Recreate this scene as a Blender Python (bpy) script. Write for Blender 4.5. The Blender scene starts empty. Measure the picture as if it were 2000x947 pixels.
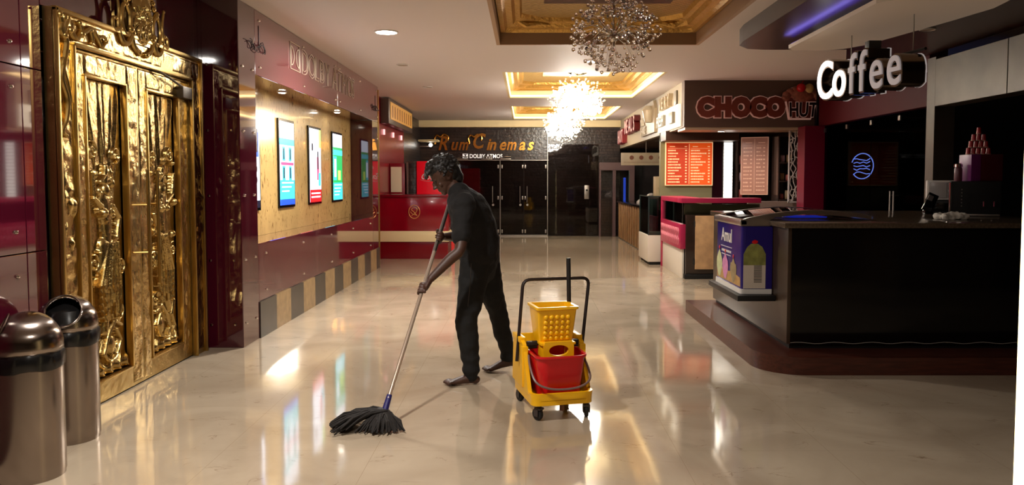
import bpy, bmesh, math, random
import numpy as np
from mathutils import Vector, Matrix, noise
R = math.radians
sc = bpy.context.scene
C = sc.collection

# ------------------------------------------------------------------ camera, world, exposure
W_PX, F_PX = 2000.0, 1500.0
cam_d = bpy.data.cameras.new('camera'); cam = bpy.data.objects.new('camera', cam_d); C.objects.link(cam)
cam_d.sensor_width = 36.0; cam_d.lens = F_PX / W_PX * 36.0
cam_d.shift_x = -27.0 / W_PX; cam_d.shift_y = -42.9 / W_PX
cam_d.clip_start = 0.05; cam_d.clip_end = 100
cam.location = (0, 0, 1.43); cam.rotation_euler = (R(90 - 3.0), 0, 0)
sc.camera = cam
w = bpy.data.worlds.new('world'); sc.world = w; w.use_nodes = True
w.node_tree.nodes['Background'].inputs[0].default_value = (0.9, 0.75, 0.6, 1)
w.node_tree.nodes['Background'].inputs[1].default_value = 0.05
sc.view_settings.view_transform = 'Standard'; sc.view_settings.look = 'None'
sc.view_settings.gamma = 1.0; sc.view_settings.use_curve_mapping = False
sc.view_settings.exposure = 0.9
cy = sc.cycles
cy.max_bounces = 7; cy.diffuse_bounces = 3; cy.glossy_bounces = 5; cy.transmission_bounces = 5; cy.transparent_max_bounces = 8
cy.caustics_reflective = False; cy.caustics_refractive = False; cy.sample_clamp_indirect = 4.0
cy.blur_glossy = 0.3
CEIL = 2.95
WARM = (1.0, 0.95, 0.88)

def area_light(name, loc, rot, size, power, color=WARM, shape='DISK', size_y=None, spread=180):
    d = bpy.data.lights.new(name, 'AREA'); d.shape = shape; d.size = size
    if size_y: d.size_y = size_y
    d.energy = power; d.color = color; d.spread = R(spread)
    o = bpy.data.objects.new(name, d); o.location = loc; o.rotation_euler = rot; C.objects.link(o); return o
def point_light(name, loc, power, color=WARM, radius=0.1):
    d = bpy.data.lights.new(name, 'POINT'); d.energy = power; d.color = color; d.shadow_soft_size = radius
    o = bpy.data.objects.new(name, d); o.location = loc; C.objects.link(o); return o

# ------------------------------------------------------------------ materials
def srgb(c):
    def f(v):
        v = v / 255.0
        return v / 12.92 if v <= 0.04045 else ((v + 0.055) / 1.055) ** 2.4
    return (f(c[0]), f(c[1]), f(c[2]), 1.0)
MATS = {}
def mat(name, col=(128, 128, 128), rough=0.5, metal=0.0, emit=0.0, ecol=None, bump=0.0, bscale=20, var=0.0, vscale=6, coat=0.0,
        trans=0.0, ior=1.5, spec=0.5, stretch=None, aniso=0.0, alpha=1.0):
    if name in MATS: return MATS[name]
    m = bpy.data.materials.new(name); m.use_nodes = True; MATS[name] = m
    nt = m.node_tree; b = nt.nodes['Principled BSDF']
    c = srgb(col)
    b.inputs['Base Color'].default_value = c; b.inputs['Roughness'].default_value = rough
    b.inputs['Metallic'].default_value = metal; b.inputs['IOR'].default_value = ior
    b.inputs['Coat Weight'].default_value = coat; b.inputs['Coat Roughness'].default_value = 0.03
    b.inputs['Transmission Weight'].default_value = trans
    b.inputs['Specular IOR Level'].default_value = spec
    b.inputs['Anisotropic'].default_value = aniso; b.inputs['Alpha'].default_value = alpha
    if emit:
        b.inputs['Emission Color'].default_value = srgb(ecol or col); b.inputs['Emission Strength'].default_value = emit
    tc = nt.nodes.new('ShaderNodeTexCoord'); mp = nt.nodes.new('ShaderNodeMapping')
    nt.links.new(tc.outputs['Object'], mp.inputs[0])
    if stretch: mp.inputs['Scale'].default_value = stretch
    if var:
        n = nt.nodes.new('ShaderNodeTexNoise'); n.inputs['Scale'].default_value = vscale; n.inputs['Detail'].default_value = 6
        nt.links.new(mp.outputs[0], n.inputs['Vector'])
        r = nt.nodes.new('ShaderNodeValToRGB')
        r.color_ramp.elements[0].position = 0.3; r.color_ramp.elements[1].position = 0.72
        r.color_ramp.elements[0].color = tuple([x * (1 - var) for x in c[:3]]) + (1,)
        r.color_ramp.elements[1].color = tuple([min(1, x * (1 + var)) for x in c[:3]]) + (1,)
        nt.links.new(n.outputs[0], r.inputs[0]); nt.links.new(r.outputs[0], b.inputs['Base Color'])
    if bump:
        n = nt.nodes.new('ShaderNodeTexNoise'); n.inputs['Scale'].default_value = bscale; n.inputs['Detail'].default_value = 4
        nt.links.new(mp.outputs[0], n.inputs['Vector'])
        bp = nt.nodes.new('ShaderNodeBump'); bp.inputs['Strength'].default_value = bump; bp.inputs['Distance'].default_value = 0.02
        nt.links.new(n.outputs[0], bp.inputs['Height']); nt.links.new(bp.outputs[0], b.inputs['Normal'])
    return m

def floor_mat():
    m = bpy.data.materials.new('polished_marble'); m.use_nodes = True; nt = m.node_tree; N = nt.nodes; L = nt.links
    b = N['Principled BSDF']; tc = N.new('ShaderNodeTexCoord')
    n1 = N.new('ShaderNodeTexNoise'); n1.inputs['Scale'].default_value = 1.3; n1.inputs['Detail'].default_value = 8; n1.inputs['Distortion'].default_value = 1.2
    L.new(tc.outputs['Object'], n1.inputs['Vector'])
    r = N.new('ShaderNodeValToRGB'); e = r.color_ramp.elements
    e[0].position = 0.3; e[0].color = srgb((160, 142, 120)); e[1].position = 0.7; e[1].color = srgb((186, 169, 146))
    L.new(n1.outputs[0], r.inputs[0])
    # thin broken veins and small blotches of the stone
    n2 = N.new('ShaderNodeTexNoise'); n2.inputs['Scale'].default_value = 2.6; n2.inputs['Detail'].default_value = 9; n2.inputs['Distortion'].default_value = 2.2
    mp = N.new('ShaderNodeMapping'); mp.inputs['Scale'].default_value = (0.8, 1.6, 1); mp.inputs['Rotation'].default_value = (0, 0, 0.5)
    L.new(tc.outputs['Object'], mp.inputs[0]); L.new(mp.outputs[0], n2.inputs['Vector'])
    r2 = N.new('ShaderNodeValToRGB'); e = r2.color_ramp.elements
    e[0].position = 0.485; e[0].color = (0, 0, 0, 1); e[1].position = 0.515; e[1].color = (0, 0, 0, 1)
    k = r2.color_ramp.elements.new(0.5); k.color = (1, 1, 1, 1)
    L.new(n2.outputs[0], r2.inputs[0])
    n3 = N.new('ShaderNodeTexNoise'); n3.inputs['Scale'].default_value = 5; L.new(tc.outputs['Object'], n3.inputs['Vector'])
    r3 = N.new('ShaderNodeValToRGB'); r3.color_ramp.elements[0].position = 0.55; r3.color_ramp.elements[1].position = 0.75
    L.new(n3.outputs[0], r3.inputs[0])
    mul = N.new('ShaderNodeMath'); mul.operation = 'MULTIPLY'; L.new(r2.outputs[0], mul.inputs[0]); L.new(r3.outputs[0], mul.inputs[1])
    mx = N.new('ShaderNodeMix'); mx.data_type = 'RGBA'; mx.inputs['B'].default_value = srgb((112, 84, 58))
    L.new(mul.outputs[0], mx.inputs['Factor']); L.new(r.outputs[0], mx.inputs['A'])
    # joints
    bk = N.new('ShaderNodeTexBrick'); bk.offset = 0; bk.inputs['Scale'].default_value = 1.0
    bk.inputs['Brick Width'].default_value = 0.8; bk.inputs['Row Height'].default_value = 0.8; bk.inputs['Mortar Size'].default_value = 0.001
    bk.inputs['Mortar Smooth'].default_value = 0
    L.new(tc.outputs['Object'], bk.inputs['Vector'])
    mx2 = N.new('ShaderNodeMix'); mx2.data_type = 'RGBA'; mx2.inputs['B'].default_value = srgb((150, 130, 106))
    L.new(bk.outputs['Fac'], mx2.inputs['Factor']); L.new(mx.outputs['Result'], mx2.inputs['A'])
    L.new(mx2.outputs['Result'], b.inputs['Base Color'])
    b.inputs['Roughness'].default_value = 0.075; b.inputs['IOR'].default_value = 1.55
    n4 = N.new('ShaderNodeTexNoise'); n4.inputs['Scale'].default_value = 2.2; n4.inputs['Detail'].default_value = 2; L.new(tc.outputs['Object'], n4.inputs['Vector'])
    bp = N.new('ShaderNodeBump'); bp.inputs['Strength'].default_value = 0.05; bp.inputs['Distance'].default_value = 0.02
    L.new(n4.outputs[0], bp.inputs['Height']); L.new(bp.outputs[0], b.inputs['Normal'])
    return m
def stone_mat():   # dark glossy split-stone cladding of the end wall
    m = bpy.data.materials.new('dark_stone_cladding'); m.use_nodes = True; nt = m.node_tree; N = nt.nodes; L = nt.links
    b = N['Principled BSDF']; tc = N.new('ShaderNodeTexCoord'); mp = N.new('ShaderNodeMapping'); mp.inputs['Rotation'].default_value = (R(90), 0, 0)
    L.new(tc.outputs['Object'], mp.inputs[0])
    bk = N.new('ShaderNodeTexBrick'); bk.inputs['Scale'].default_value = 1; bk.inputs['Brick Width'].default_value = 0.3; bk.inputs['Row Height'].default_value = 0.07
    bk.inputs['Mortar Size'].default_value = 0.006; bk.inputs['Color1'].default_value = srgb((54, 38, 32)); bk.inputs['Color2'].default_value = srgb((32, 22, 20)); bk.inputs['Mortar'].default_value = srgb((16, 11, 11))
    L.new(mp.outputs[0], bk.inputs['Vector']); L.new(bk.outputs['Color'], b.inputs['Base Color'])
    n = N.new('ShaderNodeTexNoise'); n.inputs['Scale'].default_value = 14; L.new(tc.outputs['Object'], n.inputs['Vector'])
    ad = N.new('ShaderNodeMath'); ad.operation = 'SUBTRACT'; L.new(n.outputs[0], ad.inputs[0]); L.new(bk.outputs['Fac'], ad.inputs[1])
    bp = N.new('ShaderNodeBump'); bp.inputs['Strength'].default_value = 0.6; bp.inputs['Distance'].default_value = 0.012
    L.new(ad.outputs[0], bp.inputs['Height']); L.new(bp.outputs[0], b.inputs['Normal'])
    b.inputs['Roughness'].default_value = 0.3
    return m
def weave_mat(name, c1, c2, scale=30, metal=0.5, rough=0.4):
    m = bpy.data.materials.new(name); m.use_nodes = True; nt = m.node_tree; N = nt.nodes; L = nt.links
    b = N['Principled BSDF']; tc = N.new('ShaderNodeTexCoord')
    ck = N.new('ShaderNodeTexChecker'); ck.inputs['Scale'].default_value = scale; ck.inputs['Color1'].default_value = srgb(c1); ck.inputs['Color2'].default_value = srgb(c2)
    L.new(tc.outputs['Object'], ck.inputs['Vector']); L.new(ck.outputs['Color'], b.inputs['Base Color'])
    wv = N.new('ShaderNodeTexVoronoi'); wv.inputs['Scale'].default_value = scale * 0.7; L.new(tc.outputs['Object'], wv.inputs['Vector'])
    bp = N.new('ShaderNodeBump'); bp.inputs['Strength'].default_value = 0.5; bp.inputs['Distance'].default_value = 0.01
    L.new(wv.outputs['Distance'], bp.inputs['Height']); L.new(bp.outputs[0], b.inputs['Normal'])
    b.inputs['Metallic'].default_value = metal; b.inputs['Roughness'].default_value = rough
    return m
def clear_glass(name, tint=(1, 1, 1), refl=1.0):
    # thin architectural pane: clear, with the mirror-like Fresnel reflection of real glass
    m = bpy.data.materials.new(name); m.use_nodes = True; nt = m.node_tree; N = nt.nodes; L = nt.links
    N.remove(N['Principled BSDF']); out = N['Material Output']
    t = N.new('ShaderNodeBsdfTransparent'); t.inputs[0].default_value = (*tint, 1)
    g = N.new('ShaderNodeBsdfGlossy'); g.inputs['Roughness'].default_value = 0.02
    f = N.new('ShaderNodeFresnel'); f.inputs[0].default_value = 1.5
    mu = N.new('ShaderNodeMath'); mu.operation = 'MULTIPLY'; mu.inputs[1].default_value = refl; mu.use_clamp = True
    L.new(f.outputs[0], mu.inputs[0])
    mx = N.new('ShaderNodeMixShader'); L.new(mu.outputs[0], mx.inputs[0]); L.new(t.outputs[0], mx.inputs[1]); L.new(g.outputs[0], mx.inputs[2])
    L.new(mx.outputs[0], out.inputs['Surface']); return m

M_floor = floor_mat(); M_stone = stone_mat()
M_ceil = mat('ceiling_paint', (224, 212, 206), 0.6)
M_cream = mat('cream_paint', (226, 204, 156), 0.5)
M_maroon = mat('maroon_gloss_panel', (66, 10, 26), 0.06, coat=1.0, ior=1.6)
M_fascia_refl = mat('maroon_gloss_fascia', (104, 42, 50), 0.07, coat=1.0, ior=1.7)  # maroon lightened to mauve: the ceiling's reflection is put into the colour
M_dmaroon = mat('dark_maroon_gloss', (46, 8, 18), 0.08, coat=0.5)
M_red = mat('red_laminate', (132, 8, 26), 0.25)
M_magenta = mat('magenta_laminate', (104, 8, 36), 0.4)
M_pink = mat('pink_laminate', (168, 34, 72), 0.35)
M_gold = mat('embossed_gold', (184, 156, 96), 0.28, metal=1.0, bump=0.3, bscale=12)
M_gold_s = mat('smooth_gold', (190, 158, 92), 0.28, metal=1.0)
M_gold_r = mat('relief_gold', (186, 158, 100), 0.24, metal=1.0, bump=0.24, bscale=26)
M_goldpaint = mat('gold_paint_moulding', (196, 150, 72), 0.35, metal=0.6, bump=0.9, bscale=26)
M_weave = weave_mat('gold_woven_wallpaper', (188, 156, 96), (156, 124, 70), 26)
M_wine = weave_mat('brown_patterned_medallion', (84, 44, 36), (64, 30, 26), 9, 0.1, 0.5)
M_beige = mat('beige_marble_panel', (206, 172, 112), 0.16, var=0.12, vscale=3, coat=0.4)
def _flecks(m, col):
    nt = m.node_tree; N = nt.nodes; L = nt.links; bs = N['Principled BSDF']; src = bs.inputs['Base Color'].links[0].from_socket
    tc = N.new('ShaderNodeTexCoord'); mp = N.new('ShaderNodeMapping'); mp.inputs['Scale'].default_value = (1, 3.4, 1.1); mp.inputs['Rotation'].default_value = (0.3, 0, 0)
    n = N.new('ShaderNodeTexNoise'); n.inputs['Scale'].default_value = 8; n.inputs['Detail'].default_value = 5; n.inputs['Distortion'].default_value = 1.5
    L.new(tc.outputs['Object'], mp.inputs[0]); L.new(mp.outputs[0], n.inputs['Vector'])
    r = N.new('ShaderNodeValToRGB'); r.color_ramp.elements[0].position = 0.58; r.color_ramp.elements[1].position = 0.68; L.new(n.outputs[0], r.inputs[0])
    mx = N.new('ShaderNodeMix'); mx.data_type = 'RGBA'; mx.inputs['B'].default_value = srgb(col); L.new(r.outputs[0], mx.inputs['Factor']); L.new(src, mx.inputs['A']); L.new(mx.outputs['Result'], bs.inputs['Base Color'])
_flecks(M_beige, (132, 98, 60))
M_grey = mat('grey_stone', (62, 56, 50), 0.3, var=0.15)
M_beige2 = mat('beige_stone', (146, 120, 84), 0.3, var=0.25, vscale=12)
M_black = mat('black_gloss', (10, 9, 9), 0.12)
M_blackm = mat('black_matt', (14, 13, 12), 0.5)
M_rubber = mat('black_rubber', (24, 22, 22), 0.6)
M_brown = mat('dark_brown_laminate', (46, 32, 26), 0.18, coat=0.3)
M_wood = mat('reddish_wood', (74, 34, 24), 0.3, var=0.35, vscale=4, stretch=(1.5, 14, 14), coat=0.2)
M_steel = mat('brushed_steel', (150, 138, 130), 0.2, metal=1.0, aniso=0.75)
M_chrome = mat('chrome', (220, 214, 206), 0.08, metal=1.0)
M_alu = mat('satin_aluminium', (150, 144, 138), 0.38, metal=1.0)
M_greyw = mat('grey_metal_cladding', (88, 78, 68), 0.4, metal=0.3, var=0.2, vscale=3)
M_greenb = mat('olive_board', (128, 118, 84), 0.5)
M_white = mat('white_laminate', (216, 206, 190), 0.35)
M_whitep = mat('white_plastic', (226, 220, 212), 0.4)
M_glass = clear_glass('clear_glass'); M_dglass = clear_glass('dark_tinted_glass', (0.3, 0.3, 0.3), 0.03)
M_tglass = clear_glass('teal_tinted_glass', (0.45, 0.6, 0.58), 1.3)
M_mglass = clear_glass('smoked_door_glass', (0.6, 0.56, 0.55), 1.0)
M_yellow = mat('yellow_plastic', (252, 190, 16), 0.32)
M_redp = mat('red_plastic', (214, 16, 28), 0.3)
M_orange = mat('orange_backlit_board', (232, 84, 20), 0.5, emit=0.3)
M_orange2 = mat('orange_backlit_board_dim', (206, 62, 22), 0.5, emit=0.2)
M_mtext = mat('cream_print', (250, 206, 150), 0.5, emit=0.3)
M_led = mat('white_led', (255, 250, 240), 0.5, emit=9)
M_lamp = mat('lamp_warm_white', (255, 247, 230), 0.5, emit=22)
M_cove = mat('cove_led_warm', (255, 220, 156), 0.5, emit=2.6)
M_blue = mat('blue_led', (70, 60, 255), 0.5, emit=5)
M_crystal = mat('cut_crystal', (255, 252, 252), 0.0, trans=1.0, ior=1.5, spec=0.9)
_nt = M_steel.node_tree; _tg = _nt.nodes.new('ShaderNodeTangent'); _tg.direction_type = 'RADIAL'; _tg.axis = 'Z'
_nt.links.new(_tg.outputs[0], _nt.nodes['Principled BSDF'].inputs['Tangent'])

# ------------------------------------------------------------------ builders
def world_matrix(o):
    m = Matrix.Identity(4)
    while o is not None:
        m = (Matrix.Translation(o.location) @ o.rotation_euler.to_matrix().to_4x4() @ Matrix.Diagonal((*o.scale, 1))) @ m
        o = o.parent
    return m
class B:
    """collects shapes (world metres unless local=True) into one mesh object"""
    def __init__(s): s.bm = bmesh.new(); s.mi = 0
    def _mark(s, n0):
        for f in list(s.bm.faces)[n0:]: f.material_index = s.mi
    def box(s, x0, x1, y0, y1, z0, z1, bev=0.0, rot=None, piv=None):
        t = bmesh.new()
        r = bmesh.ops.create_cube(t, size=1)
        bmesh.ops.scale(t, vec=(abs(x1-x0), abs(y1-y0), abs(z1-z0)), verts=t.verts)
        if bev: bmesh.ops.bevel(t, geom=list(t.edges), offset=bev, segments=2, affect='EDGES', profile=0.6)
        c = Vector(((x0+x1)/2, (y0+y1)/2, (z0+z1)/2))
        bmesh.ops.translate(t, vec=c, verts=t.verts)
        if rot is not None:
            bmesh.ops.rotate(t, cent=piv or c, matrix=rot, verts=t.verts)
        s.add(t); return s
    def add(s, t):
        me = bpy.data.meshes.new('t'); t.to_mesh(me); t.free(); n0 = len(s.bm.faces)
        s.bm.from_mesh(me); bpy.data.meshes.remove(me); s.bm.faces.ensure_lookup_table(); s._mark(n0)
    def raw(s, verts, faces):
        n0 = len(s.bm.faces); vs = [s.bm.verts.new(v) for v in verts]
        for f in faces:
            try: s.bm.faces.new([vs[i] for i in f])
            except ValueError: pass
        s._mark(n0); return s
    def prism(s, poly, frame, d0, d1):
        """poly in (u,v); frame=(origin,u,v,n); extruded d0..d1 along n"""
        o, u, v, n = [Vector(a) for a in frame]; k = len(poly)
        vs = [o + u*a + v*b + n*d0 for a, b in poly] + [o + u*a + v*b + n*d1 for a, b in poly]
        fs = [list(range(k))[::-1], list(range(k, 2*k))] + [[i, (i+1) % k, (i+1) % k + k, i+k] for i in range(k)]
        return s.raw(vs, fs)
    def tube(s, pts, r, n=10, cap=True, closed=False):
        pts = [Vector(p) for p in pts]; m = len(pts)
        rs = r if isinstance(r, (list, tuple)) else [r]*m
        rings = []; prev = None
        for i, p in enumerate(pts):
            if closed: t = pts[(i+1) % m] - pts[i-1]
            else: t = pts[min(i+1, m-1)] - pts[max(i-1, 0)]
            if t.length < 1e-9: t = Vector((0, 0, 1))
            t.normalize()
            if prev is None:
                a = Vector((0, 0, 1)) if abs(t.z) < 0.9 else Vector((1, 0, 0)); u = t.cross(a).normalized()
            else:
                u = prev - t * prev.dot(t)
                u = u.normalized() if u.length > 1e-6 else t.orthogonal().normalized()
            prev = u; v = t.cross(u)
            rings.append([p + (u*math.cos(2*math.pi*k/n) + v*math.sin(2*math.pi*k/n))*rs[i] for k in range(n)])
        vs = [q for rg in rings for q in rg]; fs = []
        rr = m if closed else m-1
        for i in range(rr):
            j = (i+1) % m
            for k in range(n): fs.append([i*n+k, i*n+(k+1) % n, j*n+(k+1) % n, j*n+k])
        if cap and not closed: fs += [list(range(n))[::-1], [(m-1)*n+k for k in range(n)]]
        return s.raw(vs, fs)
    def lathe(s, prof, c=(0, 0, 0), n=32, axis='z'):
        vs = []; fs = []; m = len(prof); c = Vector(c)
        for r, h in prof:
            for k in range(n):
                a = 2*math.pi*k/n; q = (r*math.cos(a), r*math.sin(a), h)
                if axis == 'x': q = (h, q[0], q[1])
                if axis == 'y': q = (q[0], h, q[1])
                vs.append(c + Vector(q))
        for i in range(m-1):
            for k in range(n): fs.append([i*n+k, i*n+(k+1) % n, (i+1)*n+(k+1) % n, (i+1)*n+k])
        if prof[0][0] > 1e-6: fs.append(list(range(n))[::-1])
        if prof[-1][0] > 1e-6: fs.append([(m-1)*n+k for k in range(n)])
        s.raw(vs, fs); bmesh.ops.remove_doubles(s.bm, verts=s.bm.verts[-len(vs):], dist=1e-6); return s
    def ball(s, c, r, sc_=(1, 1, 1), sub=2, rot=None):
        t = bmesh.new(); bmesh.ops.create_icosphere(t, subdivisions=sub, radius=r)
        bmesh.ops.scale(t, vec=sc_, verts=t.verts)
        if rot is not None: bmesh.ops.rotate(t, cent=(0, 0, 0), matrix=rot, verts=t.verts)
        bmesh.ops.translate(t, vec=c, verts=t.verts); s.add(t); return s
    def loft(s, rings, n=20):
        """rings: (center, u_vec, v_vec) ellipses"""
        vs = []; fs = []; m = len(rings)
        for c, u, v in rings:
            c, u, v = Vector(c), Vector(u), Vector(v)
            for k in range(n):
                a = 2*math.pi*k/n; vs.append(c + u*math.cos(a) + v*math.sin(a))
        for i in range(m-1):
            for k in range(n): fs.append([i*n+k, i*n+(k+1) % n, (i+1)*n+(k+1) % n, (i+1)*n+k])
        fs += [list(range(n))[::-1], [(m-1)*n+k for k in range(n)]]
        return s.raw(vs, fs)
    def text(s, body, size, origin, u, v, depth=0.01, bold=0.0, shear=0.0, align='LEFT', sx=1.0, res=3):
        cu = bpy.data.curves.new('t', 'FONT'); cu.body = body; cu.size = size; cu.extrude = depth/2; cu.offset = bold
        cu.shear = shear; cu.align_x = align; cu.resolution_u = res
        o = bpy.data.objects.new('t', cu); C.objects.link(o); bpy.context.view_layer.update()
        me = bpy.data.meshes.new_from_object(o.evaluated_get(bpy.context.evaluated_depsgraph_get()))
        bpy.data.objects.remove(o); bpy.data.curves.remove(cu)
        u, v, o_ = Vector(u).normalized(), Vector(v).normalized(), Vector(origin); nrm = u.cross(v)
        for q in me.vertices:
            c = q.co; q.co = o_ + u*c.x*sx + v*c.y + nrm*(c.z + depth/2)
        n0 = len(s.bm.faces); s.bm.from_mesh(me); bpy.data.meshes.remove(me); s.bm.faces.ensure_lookup_table(); s._mark(n0); return s
    def obj(s, name, m, parent=None, local=False, smooth=30, **kw):
        bmesh.ops.recalc_face_normals(s.bm, faces=s.bm.faces)
        me = bpy.data.meshes.new(name); s.bm.to_mesh(me); s.bm.free()
        o = bpy.data.objects.new(name, me); C.objects.link(o)
        for x in (m if isinstance(m, (list, tuple)) else [m]): me.materials.append(x)
        if parent is not None:
            o.parent = parent
            if not local:      # shapes written in unturned room metres turn with their thing
                me.transform(Matrix.Translation(-world_matrix(parent).translation))
        if smooth:
            me.polygons.foreach_set('use_smooth', [True]*len(me.polygons)); me.set_sharp_from_angle(angle=R(smooth))
        me.update()
        for k, v in kw.items(): o[k] = v
        return o
def thing(name, label, cat, loc, rz=0, group=None):
    o = bpy.data.objects.new(name, None); C.objects.link(o); o.location = loc; o.rotation_euler = (0, 0, rz)
    o.empty_display_size = 0.05
    o['label'] = label; o['category'] = cat
    if group: o['group'] = group
    return o
def tag(o, label, cat, group=None, kind=None):
    if label: o['label'] = label
    if cat: o['category'] = cat
    if group: o['group'] = group
    if kind: o['kind'] = kind
    return o
def struct(o): o['kind'] = 'structure'; return o
def dup(o, parent=None, loc=None, rz=None):
    c = o.copy(); C.objects.link(c)
    if parent is not None: c.parent = parent
    if loc is not None: c.location = loc
    if rz is not None: c.rotation_euler = (0, 0, rz)
    for ch in list(o.children): dup(ch, c)
    return c
def remeshed(b, voxel, smooth_it=3, disp=None):
    """fuse the collected shapes into one continuous skin"""
    bmesh.ops.recalc_face_normals(b.bm, faces=b.bm.faces)
    me = bpy.data.meshes.new('t'); b.bm.to_mesh(me); b.bm.free(); o = bpy.data.objects.new('t', me); C.objects.link(o)
    r = o.modifiers.new('r', 'REMESH'); r.mode = 'VOXEL'; r.voxel_size = voxel
    q = o.modifiers.new('s', 'SMOOTH'); q.iterations = smooth_it; q.factor = 0.5
    bpy.context.view_layer.update()
    m2 = bpy.data.meshes.new_from_object(o.evaluated_get(bpy.context.evaluated_depsgraph_get()))
    bpy.data.objects.remove(o); bpy.data.meshes.remove(me)
    if disp:
        m2.update(); co = [v.co.copy() for v in m2.vertices]; nr = [v.normal.copy() for v in m2.vertices]
        for v, c, n in zip(m2.vertices, co, nr): v.co = c + n*disp(c, n)
    t = B(); t.bm.from_mesh(m2); bpy.data.meshes.remove(m2); return t
LW = ((0, 1, 0), (0, 0, 1))     # reading direction on walls that face +X
BW = ((1, 0, 0), (0, 0, 1))     # ... on walls that face the camera (-Y)
RW = ((0, -1, 0), (0, 0, 1))    # ... on walls that face -X

# ================================================================== ROOM SHELL
XL, XR, YB, YF = -2.75, 4.4, 19.8, -4.0
b = B(); b.box(-3.2, 7.2, YF, 21.5, -0.1, 0); struct(b.obj('floor', M_floor, smooth=0))
TR = [(-0.33, 1.95, 4.6, 8.75), (-0.33, 2.0, 10.9, 14.3), (-0.33, 2.0, 15.9, 19.2)]
b = B()
b.box(-3.2, TR[0][0], YF, 21.5, CEIL, CEIL+0.1); b.box(2.0, 7.2, YF, 21.5, CEIL, CEIL+0.1)
ys = [YF] + [v for t in TR for v in (t[2], t[3])] + [21.5]
for i in range(0, 8, 2): b.box(TR[0][0], 2.0, ys[i], ys[i+1], CEIL, CEIL+0.1)
b.box(1.95, 2.0, TR[0][2], TR[0][3], CEIL, CEIL+0.1)
struct(b.obj('ceiling', M_ceil, smooth=0))
def tray(i, x0, x1, y0, y1, lit):
    root = thing('ceiling_tray', ['gold papered ceiling recess nearest the camera, unlit, with brown centre panel',
        'glowing gold ceiling recess in the middle of the corridor, around the first lit chandelier',
        'glowing gold ceiling recess closest to the dark stone end wall'][i], 'ceiling recess', ((x0+x1)/2, (y0+y1)/2, CEIL+0.34), 0, 'ceiling recesses')
    z = CEIL; t = 0.04
    b = B(); b.box(x0, x1, y0, y0+t, z, z+0.34).box(x0, x1, y1-t, y1, z, z+0.34).box(x0, x0+t, y0+t, y1-t, z, z+0.34).box(x1-t, x1, y0+t, y1-t, z, z+0.34)
    b.obj('side_lining', M_cream if lit else mat('brown_cream_lining', (176, 140, 104), 0.5), root, smooth=0)  # the unlit recess gets its shade as a darker cream colour
    # moulding ring: cornice with the chamfered corners of the photo
    def ring(inset, ch):
        return [(x0+inset+ch, y0+inset), (x1-inset-ch, y0+inset), (x1-inset, y0+inset+ch), (x1-inset, y1-inset-ch), (x1-inset-ch, y1-inset), (x0+inset+ch, y1-inset), (x0+inset, y1-inset-ch), (x0+inset, y0+inset+ch)]
    b = B(); prof = [(0.05, 0.13), (0.10, 0.12), (0.13, 0.15), (0.19, 0.16), (0.22, 0.2), (0.27, 0.21), (0.29, 0.25)]
    rings = [[(x, y, z+h) for x, y in ring(k, 0.02 + 0.8*(k-0.05))] for k, h in prof]
    vs = [p for r_ in rings for p in r_]; fs = [[a*8+k, a*8+(k+1) % 8, (a+1)*8+(k+1) % 8, (a+1)*8+k] for a in range(len(prof)-1) for k in range(8)]
    b.raw(vs, fs); b.obj('moulding', M_goldpaint, root, smooth=0)
    b = B(); b.box(x0+t, x1-t, y0+t, y1-t, z+0.25, z+0.34); b.obj('papered_panel', M_weave, root, smooth=0)
    cx, cyy = (x0+x1)/2, (y0+y1)/2
    if i == 0:
        b = B(); b.box(cx-0.63, cx+0.63, 5.6, 7.75, z+0.235, z+0.25, 0.004); b.obj('centre_medallion', M_wine, root)
        for sx in (x0+0.3, x1-0.3):
            b = B(); q = 1 if sx < cx else -1
            b.tube([(sx-0.08*q, y1-0.34, z+0.22), (sx+0.03*q, y1-0.27, z+0.18), (sx+0.16*q, y1-0.24, z+0.2), (sx+0.3*q, y1-0.2, z+0.19)], [0.02, 0.045, 0.03, 0.012], 8)
            b.obj('corner_bracket', M_goldpaint, root)
    else:
        b = B(); b.box(cx-0.55, cx+0.55, cyy-0.5, cyy+0.5, z+0.235, z+0.25, 0.004); b.obj('centre_medallion', M_cream, root)
        b = B(); u = 0.045
        b.box(x0+u, x0+u+0.014, y0+0.06, y1-0.06, z+0.02, z+0.05).box(x1-u-0.014, x1-u, y0+0.06, y1-0.06, z+0.02, z+0.05).box(x0+0.06, x1-0.06, y1-u-0.014, y1-u, z+0.02, z+0.045).box(x0+0.06, x1-0.06, y0+u, y0+u+0.014, z+0.02, z+0.045)
        b.obj('led_strip', M_cove, root, smooth=0)
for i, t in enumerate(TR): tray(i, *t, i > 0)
# end wall (split stone), cove beam
b = B(); b.box(-3.2, 2.42, YB, YB+0.2, 0, CEIL); struct(b.obj('wall_back', M_stone, smooth=0))
b = B(); b.box(-2.75, 2.42, 19.62, YB, 2.78, CEIL, 0.01); struct(b.obj('trim_1', M_cream, smooth=0))
# wall behind the camera and the far right side
b = B(); b.box(-3.2, 7.2, YF-0.2, YF, 0, CEIL); struct(b.obj('wall_front', mat('dim_wall', (92, 74, 64), 0.6), smooth=0))
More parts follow.
